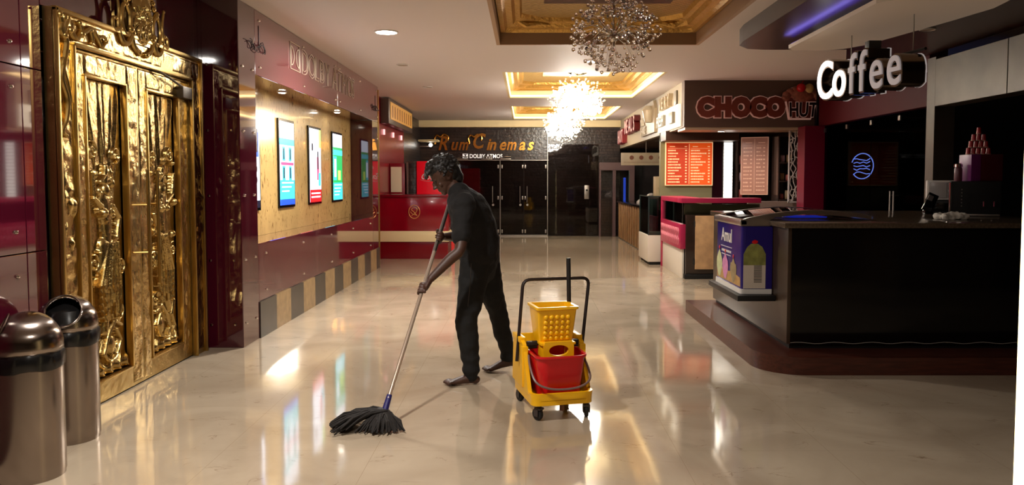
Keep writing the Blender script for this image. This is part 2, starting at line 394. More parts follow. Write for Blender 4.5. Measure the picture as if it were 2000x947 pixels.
# left wall: polished maroon panels with stud fixings
stud = B(); stud.lathe([(0.0, 0.014), (0.008, 0.012), (0.012, 0.004), (0.012, 0)], n=12, axis='x')
me_stud = stud.obj('stud', M_chrome)
stud_used = False
def put_stud(parent, x, y, z):
    global stud_used
    o = me_stud if not stud_used else me_stud.copy()
    if stud_used: C.objects.link(o)
    stud_used = True
    o.parent = parent; o.location = Vector((x, y, z)) - parent.location; return o
def wall_panel(name, y0, y1, z0, z1, x=XL, m=M_maroon, studs=True, th=0.12, inset=0.09):
    b = B(); b.box(x-th, x, y0+0.003, y1-0.003, z0+0.003, z1-0.003, 0.003); o = struct(b.obj(name, m, smooth=0))
    if studs:
        for yy in (y0+inset, y1-inset):
            for zz in (z0+0.12, z1-0.12): put_stud(o, x, yy, zz)
    return o
for (y0, y1) in ((-4, -2.2), (-2.2, -0.4), (-0.4, 1.4), (1.4, 3.1), (3.1, 4.22)):
    for (z0, z1) in ((0, 0.52), (0.52, 1.03), (1.03, 2.05), (2.05, CEIL)): wall_panel('wall_left', y0, y1, z0, z1, studs=y0 > 3)
for (z0, z1) in ((0, 0.52), (0.52, 1.03), (1.03, 2.05), (2.05, CEIL)): wall_panel('wall_left', 4.22, 4.40, z0, z1, studs=False)
wall_panel('wall_left', 4.40, 6.42, 2.42, CEIL, studs=False); wall_panel('wall_left', 6.42, 6.5, 0, CEIL, studs=False)
b = B(); b.box(-3.2, -2.87, YF, 21.5, 0, CEIL); struct(b.obj('wall_left_core', M_dmaroon, smooth=0))
# pier between the gold door and the screens
XP = -2.41
b = B(); b.box(XL-0.02, XP, 6.5, 6.9, 0, CEIL, 0.006); pier = struct(b.obj('wall_pier', M_maroon, smooth=0))
for zz in (0.2, 0.75, 1.3, 1.85, 2.4): put_stud(pier, XP, 6.58, zz); put_stud(pier, XP, 6.82, zz)
st2 = B(); st2.lathe([(0.0, -0.014), (0.008, -0.012), (0.012, -0.004), (0.012, 0)], n=12, axis='y'); first = st2.obj('stud', M_chrome, pier)
first.location = Vector((-2.68, 6.5, 0.2)) - pier.location
for xx in (-2.68, -2.48):
    for zz in (0.2, 0.75, 1.3, 1.85, 2.4):
        if (xx, zz) == (-2.68, 0.2): continue
        o = first.copy(); C.objects.link(o); o.location = Vector((xx, 6.5, zz)) - pier.location
# fascia over the screens, far pier, recess, ledge, striped plinth
def fascia(y0, y1):
    b = B(); b.box(XL, XP, y0+0.002, y1-0.002, 2.37, CEIL-0.004, 0.004); o = struct(b.obj('wall_fascia', M_fascia_refl, smooth=0))
    for yy in (y0+0.12, (y0+y1)/2, y1-0.12):
        for zz in (2.45, 2.87): put_stud(o, XP, yy, zz)
fascia(6.9, 9.9); fascia(9.9, 12.6)
b = B(); b.box(XL-0.02, XP, 12.1, 12.6, 0, 2.37, 0.006); o = struct(b.obj('wall_pier', M_maroon, smooth=0))
for zz in (0.2, 0.9, 1.5, 2.1): put_stud(o, XP, 12.5, zz)
b = B(); b.box(XP-0.004, XP+0.012, 12.598, 12.615, 0.02, 2.9, 0.002); struct(b.obj('trim_2', M_gold_s, smooth=0))
b = B()
for k in range(5): b.box(XL-0.1, XL, 6.9+1.04*k+0.002, 6.9+1.04*(k+1)-0.002, 0.86, 2.40)
struct(b.obj('wall_recess', M_beige, smooth=0))
b = B(); b.box(XL, XP, 6.9, 12.1, 0.33, 0.86, 0.01); o = struct(b.obj('wall_ledge', mat('maroon_gloss_ledge', (84, 24, 36), 0.07, coat=1.0, ior=1.7), smooth=0))
for k in range(5):
    for zz in (0.42, 0.76): put_stud(o, XP, 7.1+1.2*k, zz)
b = B(); k = 0; y = 6.9
while y < 12.55:
    b.mi = k % 2; b.box(XL, XP+0.01, y, min(y+0.45, 12.6), 0, 0.33); y += 0.45; k += 1
struct(b.obj('baseboard_left', [M_grey, M_beige2], smooth=0))
# beyond the pier on the left
b = B(); b.box(-2.87, -2.66, 12.62, 16.8, 0, CEIL); struct(b.obj('wall_left_far', M_red, smooth=0))
b = B(); b.box(-2.87, -2.72, 16.8, YB, 0, CEIL); struct(b.obj('wall_left_end', M_stone, smooth=0))

# right side structure
SX = 2.42       # plane of the long white sign fascia
b = B(); b.box(SX, 4.75, 11.8, 12.0, 2.24, CEIL, 0.004); struct(b.obj('wall_shop_fascia', mat('taupe_fascia', (88, 66, 56), 0.45), smooth=0))
b = B(); b.box(SX, SX+0.1, 12.0, YB, 2.24, CEIL, 0.004); struct(b.obj('wall_sign_fascia', mat('cream_fascia', (164, 148, 124), 0.45), smooth=0))
b = B(); b.box(SX+0.1, 6.0, 12.0, 21.0, 2.26, 2.34); struct(b.obj('ceiling_shop', mat('shop_soffit', (86, 66, 56), 0.45), smooth=0))
b = B(); b.box(SX+0.02, 4.7, 11.82, 12.4, 2.2, 2.26, 0.004); struct(b.obj('trim_3', mat('cream_soffit', (176, 150, 122), 0.4), smooth=0))
b = B(); b.box(2.42, 6.0, 20.6, 20.8, 0, CEIL); struct(b.obj('wall_back_right', mat('brown_dark_wall', (34, 22, 22), 0.4), smooth=0))
b = B(); b.box(3.5, 6.0, 14.1, 14.25, 0, 2.26); struct(b.obj('wall_shop_back', mat('shop_back', (60, 46, 40), 0.4), smooth=0))
b = B(); b.box(4.43, 4.55, 12.0, 14.1, 0, 2.26); struct(b.obj('wall_shop_side', mat('shop_back', (60, 46, 40), 0.4), smooth=0))
b = B(); b.box(4.16, 4.5, 11.5, 11.8, 0, 2.24, 0.004); struct(b.obj('wall_magenta_column', M_magenta, smooth=0))
b = B(); b.box(XR, XR+0.2, 8.45, 11.6, 2.24, CEIL, 0.003); struct(b.obj('wall_maroon_header', mat('maroon_satin', (78, 3, 13), 0.55, spec=0.2), smooth=0))
b = B(); b.box(XR-0.02, XR+0.2, 8.28, 8.45, 0, 2.75, 0.004); struct(b.obj('wall_metal_post', M_greyw, smooth=0))
b = B(); b.box(XR-0.02, XR+0.2, 7.05, 8.28, 2.22, 2.72, 0.003).box(XR-0.02, XR+0.2, 4.5, 7.04, 2.22, 2.72, 0.003).box(XR-0.02, XR+0.2, 2.0, 4.49, 2.22, 2.72, 0.003)
struct(b.obj('wall_metal_header', M_greyw, smooth=0))
b = B(); b.box(XR+0.2, 6.6, 8.45, 8.6, 0, 2.7).box(6.5, 6.6, 1.0, 8.45, 0, 2.7); struct(b.obj('wall_back_room', mat('black_wall', (16, 14, 14), 0.35), smooth=0))
b = B(); b.box(XR+0.01, 6.6, 11.7, 11.8, 0, 2.9).box(6.5, 6.6, 8.6, 11.7, 0, 2.9); struct(b.obj('wall_lounge', mat('black_wall', (16, 14, 14), 0.35), smooth=0))
b = B(); b.box(XR, 7.1, YF, 2.0, 0, CEIL); struct(b.obj('wall_right', mat('dim_wall', (92, 74, 64), 0.6), smooth=0))
# dark dropped ceiling over the coffee counter
SL = mat('dark_brown_soffit', (54, 30, 26), 0.3)
b = B(); poly = [(2.13, -1.0), (2.13, 7.6), (2.16, 7.85), (2.3, 8.05), (2.5, 8.1), (3.35, 8.1), (3.8, 9.2), (4.39, 9.2), (4.39, -1.0)]
b.prism(poly, ((0, 0, 0), (1, 0, 0), (0, 1, 0), (0, 0, 1)), 2.79, CEIL); struct(b.obj('ceiling_dropped', SL, smooth=20))

# ================================================================== CEILING LAMPS
def downlight(x, y, r, power, label, on=True, z=CEIL, group='ceiling downlights'):
    t = thing('downlight', label, 'downlight', (x, y, z), 0, group)
    b = B(); b.lathe([(r*1.18, 0), (r*1.18, -0.008), (r*1.02, -0.012), (r, -0.004), (r, 0)], (x, y, z), 28); b.obj('trim_ring', M_whitep, t)
    b = B(); b.lathe([(0, -0.006), (r, -0.006), (r, -0.001), (0, -0.001)], (x, y, z), 28)
    b.obj('diffuser', M_lamp if on else mat('unlit_diffuser', (178, 160, 142), 0.4), t)
    if on:
        l = area_light('lamp', (0, 0, -0.02), (0, 0, 0), r*2, power, spread=170); l.parent = t
    return t
downlight(-1.43, 7.96, 0.105, 60, 'brightly lit round downlight in the bare ceiling beside the maroon fascia')
downlight(0.86, 9.9, 0.09, 34, 'lit round downlight seen through the crystals of the unlit chandelier')
downlight(-1.5, 3.3, 0.105, 46, 'lit round downlight above the gold door, out of view')
downlight(0.2, 1.2, 0.105, 16, 'lit round downlight above the viewer, out of view')  # added fill lamp, unseen, to brighten the near end of the room
for x, y, s in ((-1.62, 10.2, 'first small unlit ceiling downlight beyond the bright lamp'), (-1.6, 12.6, 'second small unlit ceiling downlight beyond the bright lamp')):
    downlight(x, y, 0.07, 0, s, on=False)
for x, y, s in ((3.6, 6.1, 'unlit downlight in the dark dropped ceiling, closest to the top edge'), (3.62, 7.0, 'unlit downlight in the middle of the dark dropped ceiling'), (3.7, 8.3, 'unlit downlight in the dark dropped ceiling above the sign end')):
    downlight(x, y, 0.06, 0, s, on=False, z=2.79)
downlight(3.05, 12.05, 0.05, 10, 'small lit downlight in the soffit under the cupcake sign', z=2.2)

# chandeliers
rnd = random.Random(4)
ico = bmesh.new(); bmesh.ops.create_icosphere(ico, subdivisions=2, radius=1.0); me_ball = bpy.data.meshes.new('crystal'); ico.to_mesh(me_ball); ico.free()
me_ball.materials.append(M_crystal)
me_ball_lit = me_ball.copy(); me_ball_lit.materials.clear()
me_ball_lit.materials.append(mat('frosted_lit_crystal', (255, 246, 228), 0.25, trans=0.55, ior=1.5))
bm_ = bmesh.new(); bmesh.ops.create_icosphere(bm_, subdivisions=2, radius=1.0); me_bulb = bpy.data.meshes.new('bulb'); bm_.to_mesh(me_bulb); bm_.free()
me_bulb.materials.append(mat('halogen_bulb', (255, 247, 230), 0.5, emit=18))
def chandelier(x, y, zc, rx, rz, lit, label, power=0):
    t = thing('chandelier', label, 'chandelier', (x, y, CEIL+0.235), 0, 'crystal chandeliers')
    top = CEIL+0.235
    b = B(); b.lathe([(0, 0), (0.15, 0), (0.16, -0.02), (0.1, -0.04), (0, -0.045)], (x, y, top), 28); b.obj('ceiling_plate', M_chrome, t)
    b = B(); b.tube([(x, y, top-0.03), (x, y, zc-0.1)], 0.012); b.ball((x, y, zc-0.02), 0.045, sub=2); b.obj('stem', M_chrome, t)
    pts = []
    for i in range(430 if not lit else 300):
        u = rnd.uniform(-1, 1); a = rnd.uniform(0, 2*math.pi); k = rnd.uniform(0.55, 1.0) ** 0.6
        rr = math.sqrt(max(0, 1-u*u))*k
        h = u*rz*k
        if h < 0: rr *= 1 - 0.25*(-u)
        pts.append(Vector((x+rx*rr*math.cos(a), y+rx*rr*math.sin(a), zc+h)))
    pts.append(Vector((x, y, zc-rz)))
    pts.sort(key=lambda p: p.y)
    c0 = Vector((x, y, zc))
    arms = B()
    for p in pts[::5]:
        m_ = c0.lerp(p, 0.6) + Vector((0, 0, 0.05)); arms.tube([c0, m_, p], 0.0016, 4, cap=False)
    for k in range(9):
        a = 2*math.pi*k/9; e = c0 + Vector((math.cos(a)*rx*0.75, math.sin(a)*rx*0.75, 0.06*math.sin(3*k)))
        arms.tube([c0, c0.lerp(e, 0.5)+Vector((0, 0, 0.09)), e], 0.003, 6)
    arms.obj('arms', M_chrome, t)
    ball = me_ball_lit if lit else me_ball
    for p in pts[:100]:
        o = bpy.data.objects.new('crystal', ball); C.objects.link(o); o.parent = t; o.location = p - t.location
        s = rnd.uniform(0.011, 0.022); o.scale = (s, s, s*1.15)
    rest = B()
    for p in pts[100:]: rest.ball(p, rnd.uniform(0.011, 0.02), sub=2)
    r_ = rest.obj('crystals', ball.materials[0], t); r_['kind'] = 'stuff'
    for k in range(80 if lit else 12):
        a = 2.399*k; q = math.sqrt((k+0.5)/(80 if lit else 26)); p = c0 + Vector((math.cos(a)*rx*0.75*q, math.sin(a)*rx*0.75*q, rnd.uniform(-0.55, 0.6)*rz))
        o = bpy.data.objects.new('bulb', me_bulb if lit else me_bulb_off); C.objects.link(o); o.parent = t; o.location = p - t.location
        s = 0.034 if lit else 0.012; o.scale = (s, s, s*1.3)
    if lit:
        l = point_light('lamp', Vector((x, y, zc)) - t.location, power, WARM, 0.3); l.parent = t
me_bulb_off = me_bulb.copy(); me_bulb_off.materials.clear(); me_bulb_off.materials.append(mat('unlit_bulb', (230, 220, 205), 0.1))
chandelier(0.82, 7.25, 2.78, 0.44, 0.36, False, 'unlit crystal ball chandelier hanging nearest the camera under the brown ceiling panel')
chandelier(0.84, 12.6, 2.72, 0.5, 0.42, True, 'dazzling lit chandelier in the middle gold recess, the larger of two lit ones', 95)
chandelier(0.84, 17.5, 2.68, 0.5, 0.42, True, 'dazzling lit chandelier closest to the dark stone end wall', 95)

# ================================================================== GOLD DOOR
door = thing('gold_double_door', 'embossed gold double door with relief panels in the maroon wall', 'door', (XL, 5.4, 0))
XD = XL + 0.06
def relief(name, y0, y1, z0, z1, x, fn, m, parent, ny, nz, back=0.03):
    Y = np.linspace(y0, y1, ny); Z = np.linspace(z0, z1, nz); YY, ZZ = np.meshgrid(Y, Z)
    H = fn(YY, ZZ)
    edge = np.minimum.reduce([YY-y0, y1-YY, ZZ-z0, z1-ZZ]); H = H*np.clip(edge/0.012, 0, 1)
    vs = [(x+h, yy, zz) for h, yy, zz in zip(H.ravel(), YY.ravel(), ZZ.ravel())]
    fs = [[r*ny+c, r*ny+c+1, (r+1)*ny+c+1, (r+1)*ny+c] for r in range(nz-1) for c in range(ny-1)]
    b = B(); b.raw(vs, fs); b.box(x-back, x-0.0005, y0, y1, z0, z1)
    return b.obj(name, m, parent, smooth=60)
def seg_dist(YY, ZZ, pts):
    d = np.full(YY.shape, 9.0); tt = np.zeros(YY.shape); n = len(pts)-1
    for i in range(n):
        (a, c), (e, f) = pts[i], pts[i+1]; vx, vy = e-a, f-c; L2 = vx*vx+vy*vy+1e-9
        t = np.clip(((YY-a)*vx+(ZZ-c)*vy)/L2, 0, 1); q = np.hypot(YY-(a+t*vx), ZZ-(c+t*vy)); k = q < d
        d = np.where(k, q, d); tt = np.where(k, (i+t)/n, tt)
    return d, tt
def nz_(YY, ZZ, s, seed=0):   # cheap smooth lattice noise
    r = np.random.RandomState(seed); g = r.rand(64, 64); u = YY*s+10.3; v = ZZ*s+7.7
    i = np.floor(u).astype(int); j = np.floor(v).astype(int); fu = u-i; fv = v-j; fu = fu*fu*(3-2*fu); fv = fv*fv*(3-2*fv)
    G = lambda a, c: g[a % 64, c % 64]
    return (G(i, j)*(1-fu)+G(i+1, j)*fu)*(1-fv)+(G(i, j+1)*(1-fu)+G(i+1, j+1)*fu)*fv - 0.5
def spiral(cx, cz, r0, r1, a0, turns, n=26):
    return [(cx+(r0+(r1-r0)*k/n)*math.cos(a0+2*math.pi*turns*k/n), cz+(r0+(r1-r0)*k/n)*math.sin(a0+2*math.pi*turns*k/n)) for k in range(n+1)]
def figure_fn(cy_, mir, seed):
    def fn(YY, ZZ):
        H = 0.006*nz_(YY, ZZ, 14, seed)+0.01*nz_(YY, ZZ, 6, seed+1)
        yc = cy_
        # drapery folds hanging from the top, gathered towards the head
        top = np.clip((ZZ-1.42)/0.2, 0, 1)
        ang = (YY-yc)/(0.09+0.16*np.clip((ZZ-1.3)/0.7, 0, 1))
        H = H + top*(0.016*np.cos(ang*9+2*nz_(YY, ZZ, 5, seed+2))+0.012*np.cos(ang*21+ZZ*4))*(0.6+0.8*nz_(YY, ZZ, 4, seed+9))
        def blob(py, pz, ry, rz, h):
            nonlocal H
            q = 1-((YY-py)/ry)**2-((ZZ-pz)/rz)**2; H = np.maximum(H, h*np.sqrt(np.clip(q, 0, 1)))
        def stroke(pts, w, h):
            nonlocal H
            pts = [(yc+mir*a, c) for a, c in pts]; d, t = seg_dist(YY, ZZ, pts); ww = w*(1-0.45*t)
            H = np.maximum(H, h*np.sqrt(np.clip(1-(d/ww)**2, 0, 1)))
        # crowned dancer
        blob(yc, 1.36, 0.045, 0.06, 0.05); stroke([(0, 1.42), (0, 1.52)], 0.035, 0.04); stroke([(-0.06, 1.42), (0.0, 1.47), (0.06, 1.42)], 0.018, 0.04)
        stroke([(0, 1.30), (0.01, 1.15), (0.0, 1.0)], 0.075, 0.045); blob(yc+mir*0.03, 1.22, 0.035, 0.035, 0.062); blob(yc-mir*0.04, 1.22, 0.035, 0.035, 0.062)
        stroke([(0.06, 1.26), (0.14, 1.18), (0.10, 1.05), (0.02, 1.0)], 0.028, 0.05); stroke([(-0.06, 1.26), (-0.15, 1.32), (-0.17, 1.48)], 0.026, 0.045)
        stroke([(-0.02, 1.0), (-0.05, 0.82), (-0.03, 0.6), (-0.06, 0.45)], 0.065, 0.045); stroke([(0.03, 1.0), (0.1, 0.85), (0.05, 0.66), (0.1, 0.5)], 0.06, 0.042)
        for k in range(7): stroke([(-0.02+0.02*k, 1.02), (-0.12+0.04*k, 0.75), (-0.1+0.035*k, 0.52)], 0.012, 0.052)
        for s_ in ((-0.14, 1.62, 1), (0.13, 1.60, -1), (-0.15, 0.9, 1), (0.16, 0.86, -1), (0.13, 0.56, -1)):
            stroke(spiral(s_[0], s_[1], 0.012, 0.06, 0, s_[2]*1.3), 0.014, 0.03)
        for k in range(18):
            r_ = random.Random(seed*50+k); blob(yc+r_.uniform(-0.2, 0.2), r_.uniform(0.95, 1.6), r_.uniform(0.01, 0.025), r_.uniform(0.015, 0.04), r_.uniform(0.025, 0.05))
        # paisley bird at the foot
        stroke([(0.14, 0.46), (0.06, 0.50), (-0.02, 0.42), (-0.08, 0.30), (-0.02, 0.24), (0.08, 0.27), (0.13, 0.36), (0.08, 0.44)], 0.02, 0.04)
        blob(yc+mir*0.04, 0.34, 0.05, 0.07, 0.03)
        stroke([(-0.16, 0.5), (-0.12, 0.4), (-0.17, 0.3), (-0.1, 0.22)], 0.02, 0.03)
        base = np.clip((0.27-ZZ)/0.06, 0, 1); H = H + base*0.02*(1+0.6*np.cos(YY*60+np.sin(ZZ*40)*2))
        return H
    return fn
def hammered(seed, amp=0.01, s=11):
    return lambda YY, ZZ: amp*(nz_(YY, ZZ, s, seed)+0.6*nz_(YY, ZZ*0.5, s*2.3, seed+1)+0.35*nz_(YY, ZZ*0.6, s*4.5, seed+2)) + amp*0.4
def frame_fn(seed):
    def fn(YY, ZZ):
        H = hammered(seed, 0.008)(YY, ZZ); m_ = np.exp(-((ZZ-1.15)/0.28)**2)
        return H + m_*0.03*np.clip(nz_(YY, ZZ, 22, seed+3)+nz_(YY, ZZ, 11, seed+4)+0.2, 0, 1)
    return fn
FY0, FY1, OY0, OY1, FH, OH = 4.42, 6.40, 4.60, 6.20, 2.42, 2.23
b = B(); b.box(XL, XD, FY0, OY0, 0, FH).box(XL, XD, OY1, FY1, 0, FH).box(XL, XD, OY0, OY1, OH, FH); b.obj('door_frame', M_gold, door, smooth=0)
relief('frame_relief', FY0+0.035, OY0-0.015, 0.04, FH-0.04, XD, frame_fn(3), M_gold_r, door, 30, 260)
relief('frame_relief', OY1+0.015, FY1-0.035, 0.04, FH-0.04, XD, frame_fn(8), mat('bronze_relief', (120, 84, 40), 0.22, metal=1.0, bump=0.3, bscale=25), door, 30, 260)  # same gold, darkened: the dark pier's reflection is put into the colour
relief('frame_relief', OY0-0.005, OY1+0.005, OH+0.03, FH-0.04, XD, hammered(5, 0.007, 9), M_gold_r, door, 200, 24)
for (y0, y1, z0, z1) in ((FY0, FY0+0.025, 0, FH), (FY1-0.025, FY1, 0, FH), (FY0, FY1, FH-0.025, FH+0.004), (OY0-0.012, OY0+0.006, 0, OH), (OY1-0.006, OY1+0.012, 0, OH), (OY0, OY1, OH-0.006, OH+0.018)):
    b = B(); b.box(XD-0.01, XD+0.022, y0, y1, z0, z1, 0.006); b.obj('frame_moulding', M_gold_s, door)
XLF = XL + 0.035
for k, (y0, y1, p0, p1) in enumerate(((4.606, 5.398, 4.76, 5.24), (5.402, 6.194, 5.53, 6.02))):
    leaf = B(); z0, z1 = 0.15, 2.07
    leaf.box(XL, XLF, y0, p0, 0.01, OH-0.008).box(XL, XLF, p1, y1, 0.01, OH-0.008).box(XL, XLF, p0, p1, 0.01, z0).box(XL, XLF, p0, p1, z1, OH-0.008)
    lf = leaf.obj('door_leaf', M_gold, door, smooth=0)
    relief('leaf_facing', y0+0.006, p0-0.012, 0.03, OH-0.02, XLF, hammered(20+k, 0.008), M_gold_r, lf, 26, 240, 0.001)
    relief('leaf_facing', p1+0.012, y1-0.006, 0.03, OH-0.02, XLF, hammered(30+k, 0.008), M_gold_r, lf, 26, 240, 0.001)
    relief('leaf_facing', p0-0.01, p1+0.01, z1+0.012, OH-0.02, XLF, hammered(40+k, 0.008), M_gold_r, lf, 60, 24, 0.001)
    relief('relief_panel', p0+0.004, p1-0.004, z0+0.004, z1-0.004, XL-0.008, figure_fn((p0+p1)/2, 1 if k == 0 else -1, 60+10*k), M_gold_r, lf, 120, 480, 0.02)
    b = B()
    for (a, c, d, e) in ((p0-0.012, p0+0.004, z0, z1), (p1-0.004, p1+0.012, z0, z1), (p0-0.012, p1+0.012, z0-0.012, z0+0.004), (p0-0.012, p1+0.012, z1-0.004, z1+0.012)): b.box(XLF-0.03, XLF+0.012, a, c, d, e, 0.004)
    b.obj('panel_bead', M_gold_s, lf)
    hy = 5.33 if k == 0 else 5.47
    b = B(); b.tube([(XL+0.13, hy, 0.70), (XL+0.13, hy, 1.50)], 0.011, 12)
    for zz in (0.93, 1.26): b.tube([(XLF-0.005, hy + (-0.04 if k == 0 else 0.04), zz), (XL+0.13, hy, zz)], 0.007, 8)
    for zz in (0.78, 0.84, 1.34, 1.42): b.lathe([(0.014, zz-0.004), (0.014, zz+0.004)], (XL+0.13, hy, 0), 12)
    b.obj('pull_handle', M_gold_s, lf)
b = B(); b.box(XLF, XLF+0.06, 6.0, 6.16, 2.07, 2.16, 0.005); b.tube([(XLF+0.05, 6.02, 2.15), (XLF+0.05, 5.75, 2.2), (XD, 5.6, 2.24)], 0.009, 8); b.obj('door_closer', mat('grey_closer', (78, 66, 52), 0.4, metal=0.4), door)
# raised scrollwork on the frame corners
def scroll(pts, r0, r1, parent, m=M_gold_s, x=XD+0.012, name='scroll'):
    n = len(pts); b = B(); b.tube([(x, y, z) for y, z in pts], [r0+(r1-r0)*k/(n-1) for k in range(n)], 8)
    y, z = pts[-1]; b.ball((x, y, z), r1*1.5, sub=2); b.ball((x, *pts[0]), r0*1.2, sub=2); return b.obj(name, m, parent)
def smooth_pts(p, n=6):
    out = []
    P = [p[0]]+list(p)+[p[-1]]
    for i in range(1, len(P)-2):
        for k in range(n):
            t = k/n; a, c, d, e = [Vector(q) for q in P[i-1:i+3]]
            out.append(tuple(0.5*((2*c)+(-a+d)*t+(2*a-5*c+4*d-e)*t*t+(-a+3*c-3*d+e)*t**3)))
    out.append(tuple(p[-1])); return out
for pts, r0, r1 in (([(4.5, 2.37), (4.47, 2.3), (4.52, 2.24), (4.5, 2.14), (4.47, 2.02), (4.52, 1.9), (4.5, 1.78), (4.46, 1.72), (4.49, 1.69)], 0.022, 0.01),
                    ([(4.53, 2.18), (4.48, 2.1), (4.52, 2.0), (4.545, 1.9), (4.52, 1.86)], 0.016, 0.008), ([(4.46, 2.38), (4.48, 2.33), (4.5, 2.27)], 0.02, 0.018), ([(4.54, 2.38), (4.52, 2.33), (4.5, 2.27)], 0.018, 0.016),
                    ([(4.56, 2.31), (4.62, 2.27), (4.68, 2.33), (4.66, 2.37)], 0.02, 0.012), ([(4.68, 2.31), (4.78, 2.36), (4.86, 2.31), (4.9, 2.27), (4.95, 2.31)], 0.02, 0.01), ([(4.78, 2.35), (4.8, 2.29), (4.78, 2.27)], 0.014, 0.008),
                    ([(4.87, 2.32), (4.93, 2.34), (4.96, 2.31)], 0.012, 0.008)):
    scroll(smooth_pts(pts), r0, r1, door)
# crest
cyc, czc = 5.42, 2.55
b = B()
for i in range(3):
    rr = 0.2-0.02*i
    b.prism([(math.cos(a)*rr*0.82, math.sin(a)*rr*1.12) for a in [2*math.pi*k/28 for k in range(28)]], ((XL+0.03+0.012*i, cyc, czc), (0, 1, 0), (0, 0, 1), (1, 0, 0)), 0, 0.02)
crest = b.obj('crest_shield', M_gold_s, door)
def crest_fn(YY, ZZ):
    q = np.clip(1-((YY-cyc)/0.13)**2-((ZZ-czc)/0.18)**2, 0, 1)
    return 0.035*np.sqrt(q)*(0.6+0.35*np.cos(YY*130+np.sin(ZZ*34)*2.5)) + 0.045*q*np.clip(nz_(YY, ZZ, 40, 77)+0.2, 0, 1)
relief('crest_relief', cyc-0.13, cyc+0.13, czc-0.18, czc+0.18, XL+0.075, crest_fn, M_gold_r, crest, 100, 130, 0.005)
for k in range(15):
    a = R(20+140*k/14); b = B(); b.ball((XL+0.07, cyc+math.cos(a)*0.185, czc+0.02+math.sin(a)*0.25), 0.024, (0.9, 1, 1), 2); b.obj('crest_bead', M_gold_s, crest)
for s in (-1, 1):
    for pts, r0, r1 in (([(0.14, -0.12), (0.2, -0.2), (0.27, -0.19), (0.31, -0.1), (0.3, 0.0), (0.33, 0.12)], 0.024, 0.009), ([(0.22, 0.08), (0.16, 0.0), (0.17, -0.12), (0.23, -0.14), (0.27, -0.06), (0.25, 0.04), (0.21, 0.06)], 0.018, 0.014),
                        ([(0.3, -0.12), (0.37, -0.14), (0.38, -0.07), (0.34, -0.06)], 0.018, 0.01), ([(0.05, -0.24), (0.12, -0.2), (0.16, -0.1)], 0.02, 0.02), ([(0.04, 0.28), (0.06, 0.33), (0.02, 0.36)], 0.02, 0.012)):
        scroll(smooth_pts([(cyc+s*a, czc+c) for a, c in pts]), r0, r1, crest, x=XL+0.07)

# ================================================================== SCREENS IN THE RECESS
def screen(y, idx, label):
    t = thing('poster_screen', label, 'screen', (XL, y, 1.1), 0, 'lit poster screens in the marble recess')
    h0, h1, hw = 1.12, 2.12, 0.29
    b = B(); b.box(XL, XL+0.022, y-hw, y+hw, h0, h1, 0.004); b.obj('screen_frame', M_black, t, smooth=0)
    x = XL+0.024; y0, y1, z0, z1 = y-hw+0.03, y+hw-0.03, h0+0.03, h1-0.03
    def em(n, c, s): return mat('screen_'+n, c, 0.3, emit=s, spec=0.3)
    P = [em('white', (222, 234, 255), 1.2), em('cyan', (60, 200, 225), 0.8), em('blue', (30, 70, 220), 0.9), em('pink', (230, 70, 120), 0.7), em('red', (214, 26, 34), 0.6), em('green', (30, 170, 90), 0.7), em('dark', (20, 24, 46), 0.3), em('lime', (190, 235, 110), 0.8)]
    b = B()
    def r(a, c, d, e, m_, dx=0.0): b.mi = m_; b.box(x-0.002, x+0.001+dx, y0+(y1-y0)*a, y0+(y1-y0)*c, z0+(z1-z0)*d, z0+(z1-z0)*e)
    if idx == 0:
        r(0, 1, 0, 1, 0); r(0.3, 0.95, 0.55, 0.82, 2, .001); r(0.35, 0.9, 0.6, 0.85, 6, .002)
        for q in (0.42, 0.3): b.mi = 6; b.prism([(math.cos(2*math.pi*k/20)*0.09, math.sin(2*math.pi*k/20)*0.055) for k in range(20)], ((x+0.002, y+0.1, z0+(z1-z0)*q), (0, 1, 0), (0, 0, 1), (1, 0, 0)), 0, 0.001)
        r(0, 1, 0, 0.08, 6, .001)
    elif idx == 1:
        r(0, 1, 0, 1, 0); r(0, 1, 0, 0.3, 1, .001); r(0, 1, 0, 0.07, 2, .002); r(0, 1, 0.72, 0.8, 1, .001); r(0.05, 0.95, 0.48, 0.515, 3, .002)
        for yy, zz in ((0.15, 0.6), (0.6, 0.6), (0.15, 0.37), (0.6, 0.37)): r(yy, yy+0.2, zz-0.07, zz+0.1, 1, .0015); r(yy+0.06, yy+0.14, zz-0.05, zz+0.08, 6, .0025)
        for k in range(3): r(0.1, 0.9-0.15*k, 0.26-0.05*k, 0.275-0.05*k, 0, .003)
    elif idx == 2:
        r(0, 1, 0, 1, 0); r(0, 1, 0, 0.17, 4, .001); r(0.8, 1, 0.75, 1, 7, .001); r(0.62, 0.8, 0.3, 0.62, 3, .001); r(0.66, 0.76, 0.45, 0.7, 6, .002); r(0.75, 0.95, 0.22, 0.4, 1, .002); r(0.15, 0.3, 0.7, 0.8, 6, .001)
        for k in range(2): r(0.1, 0.9, 0.11-0.05*k, 0.13-0.05*k, 0, .003)
    else:
        r(0, 1, 0, 1, 0); r(0, 1, 0, 0.8, 5, .001); r(0, 0.35, 0.3, 0.66, 1, .002); r(0, 1, 0, 0.26, 1, .002); r(0.1, 0.3, 0.35, 0.62, 0, .003); r(0.5, 0.8, 0.3, 0.45, 7, .003); r(0, 1, 0.68, 0.76, 1, .003)
        for k in range(4): r(0.1, 0.9-0.1*k, 0.22-0.05*k, 0.235-0.05*k, 0, .004)
    b.obj('display', P, t, smooth=0)
SCR = [(7.62, 'screen with dark round pictures, cut off by the maroon pier'), (8.8, 'blue-white lit poster screen with a pink stripe and pairs of bottles'), (9.98, 'white lit poster screen with a red band at its foot'), (11.16, 'green lit poster screen, last along the marble recess')]
for i, (y, s) in enumerate(SCR): screen(y, i, s)
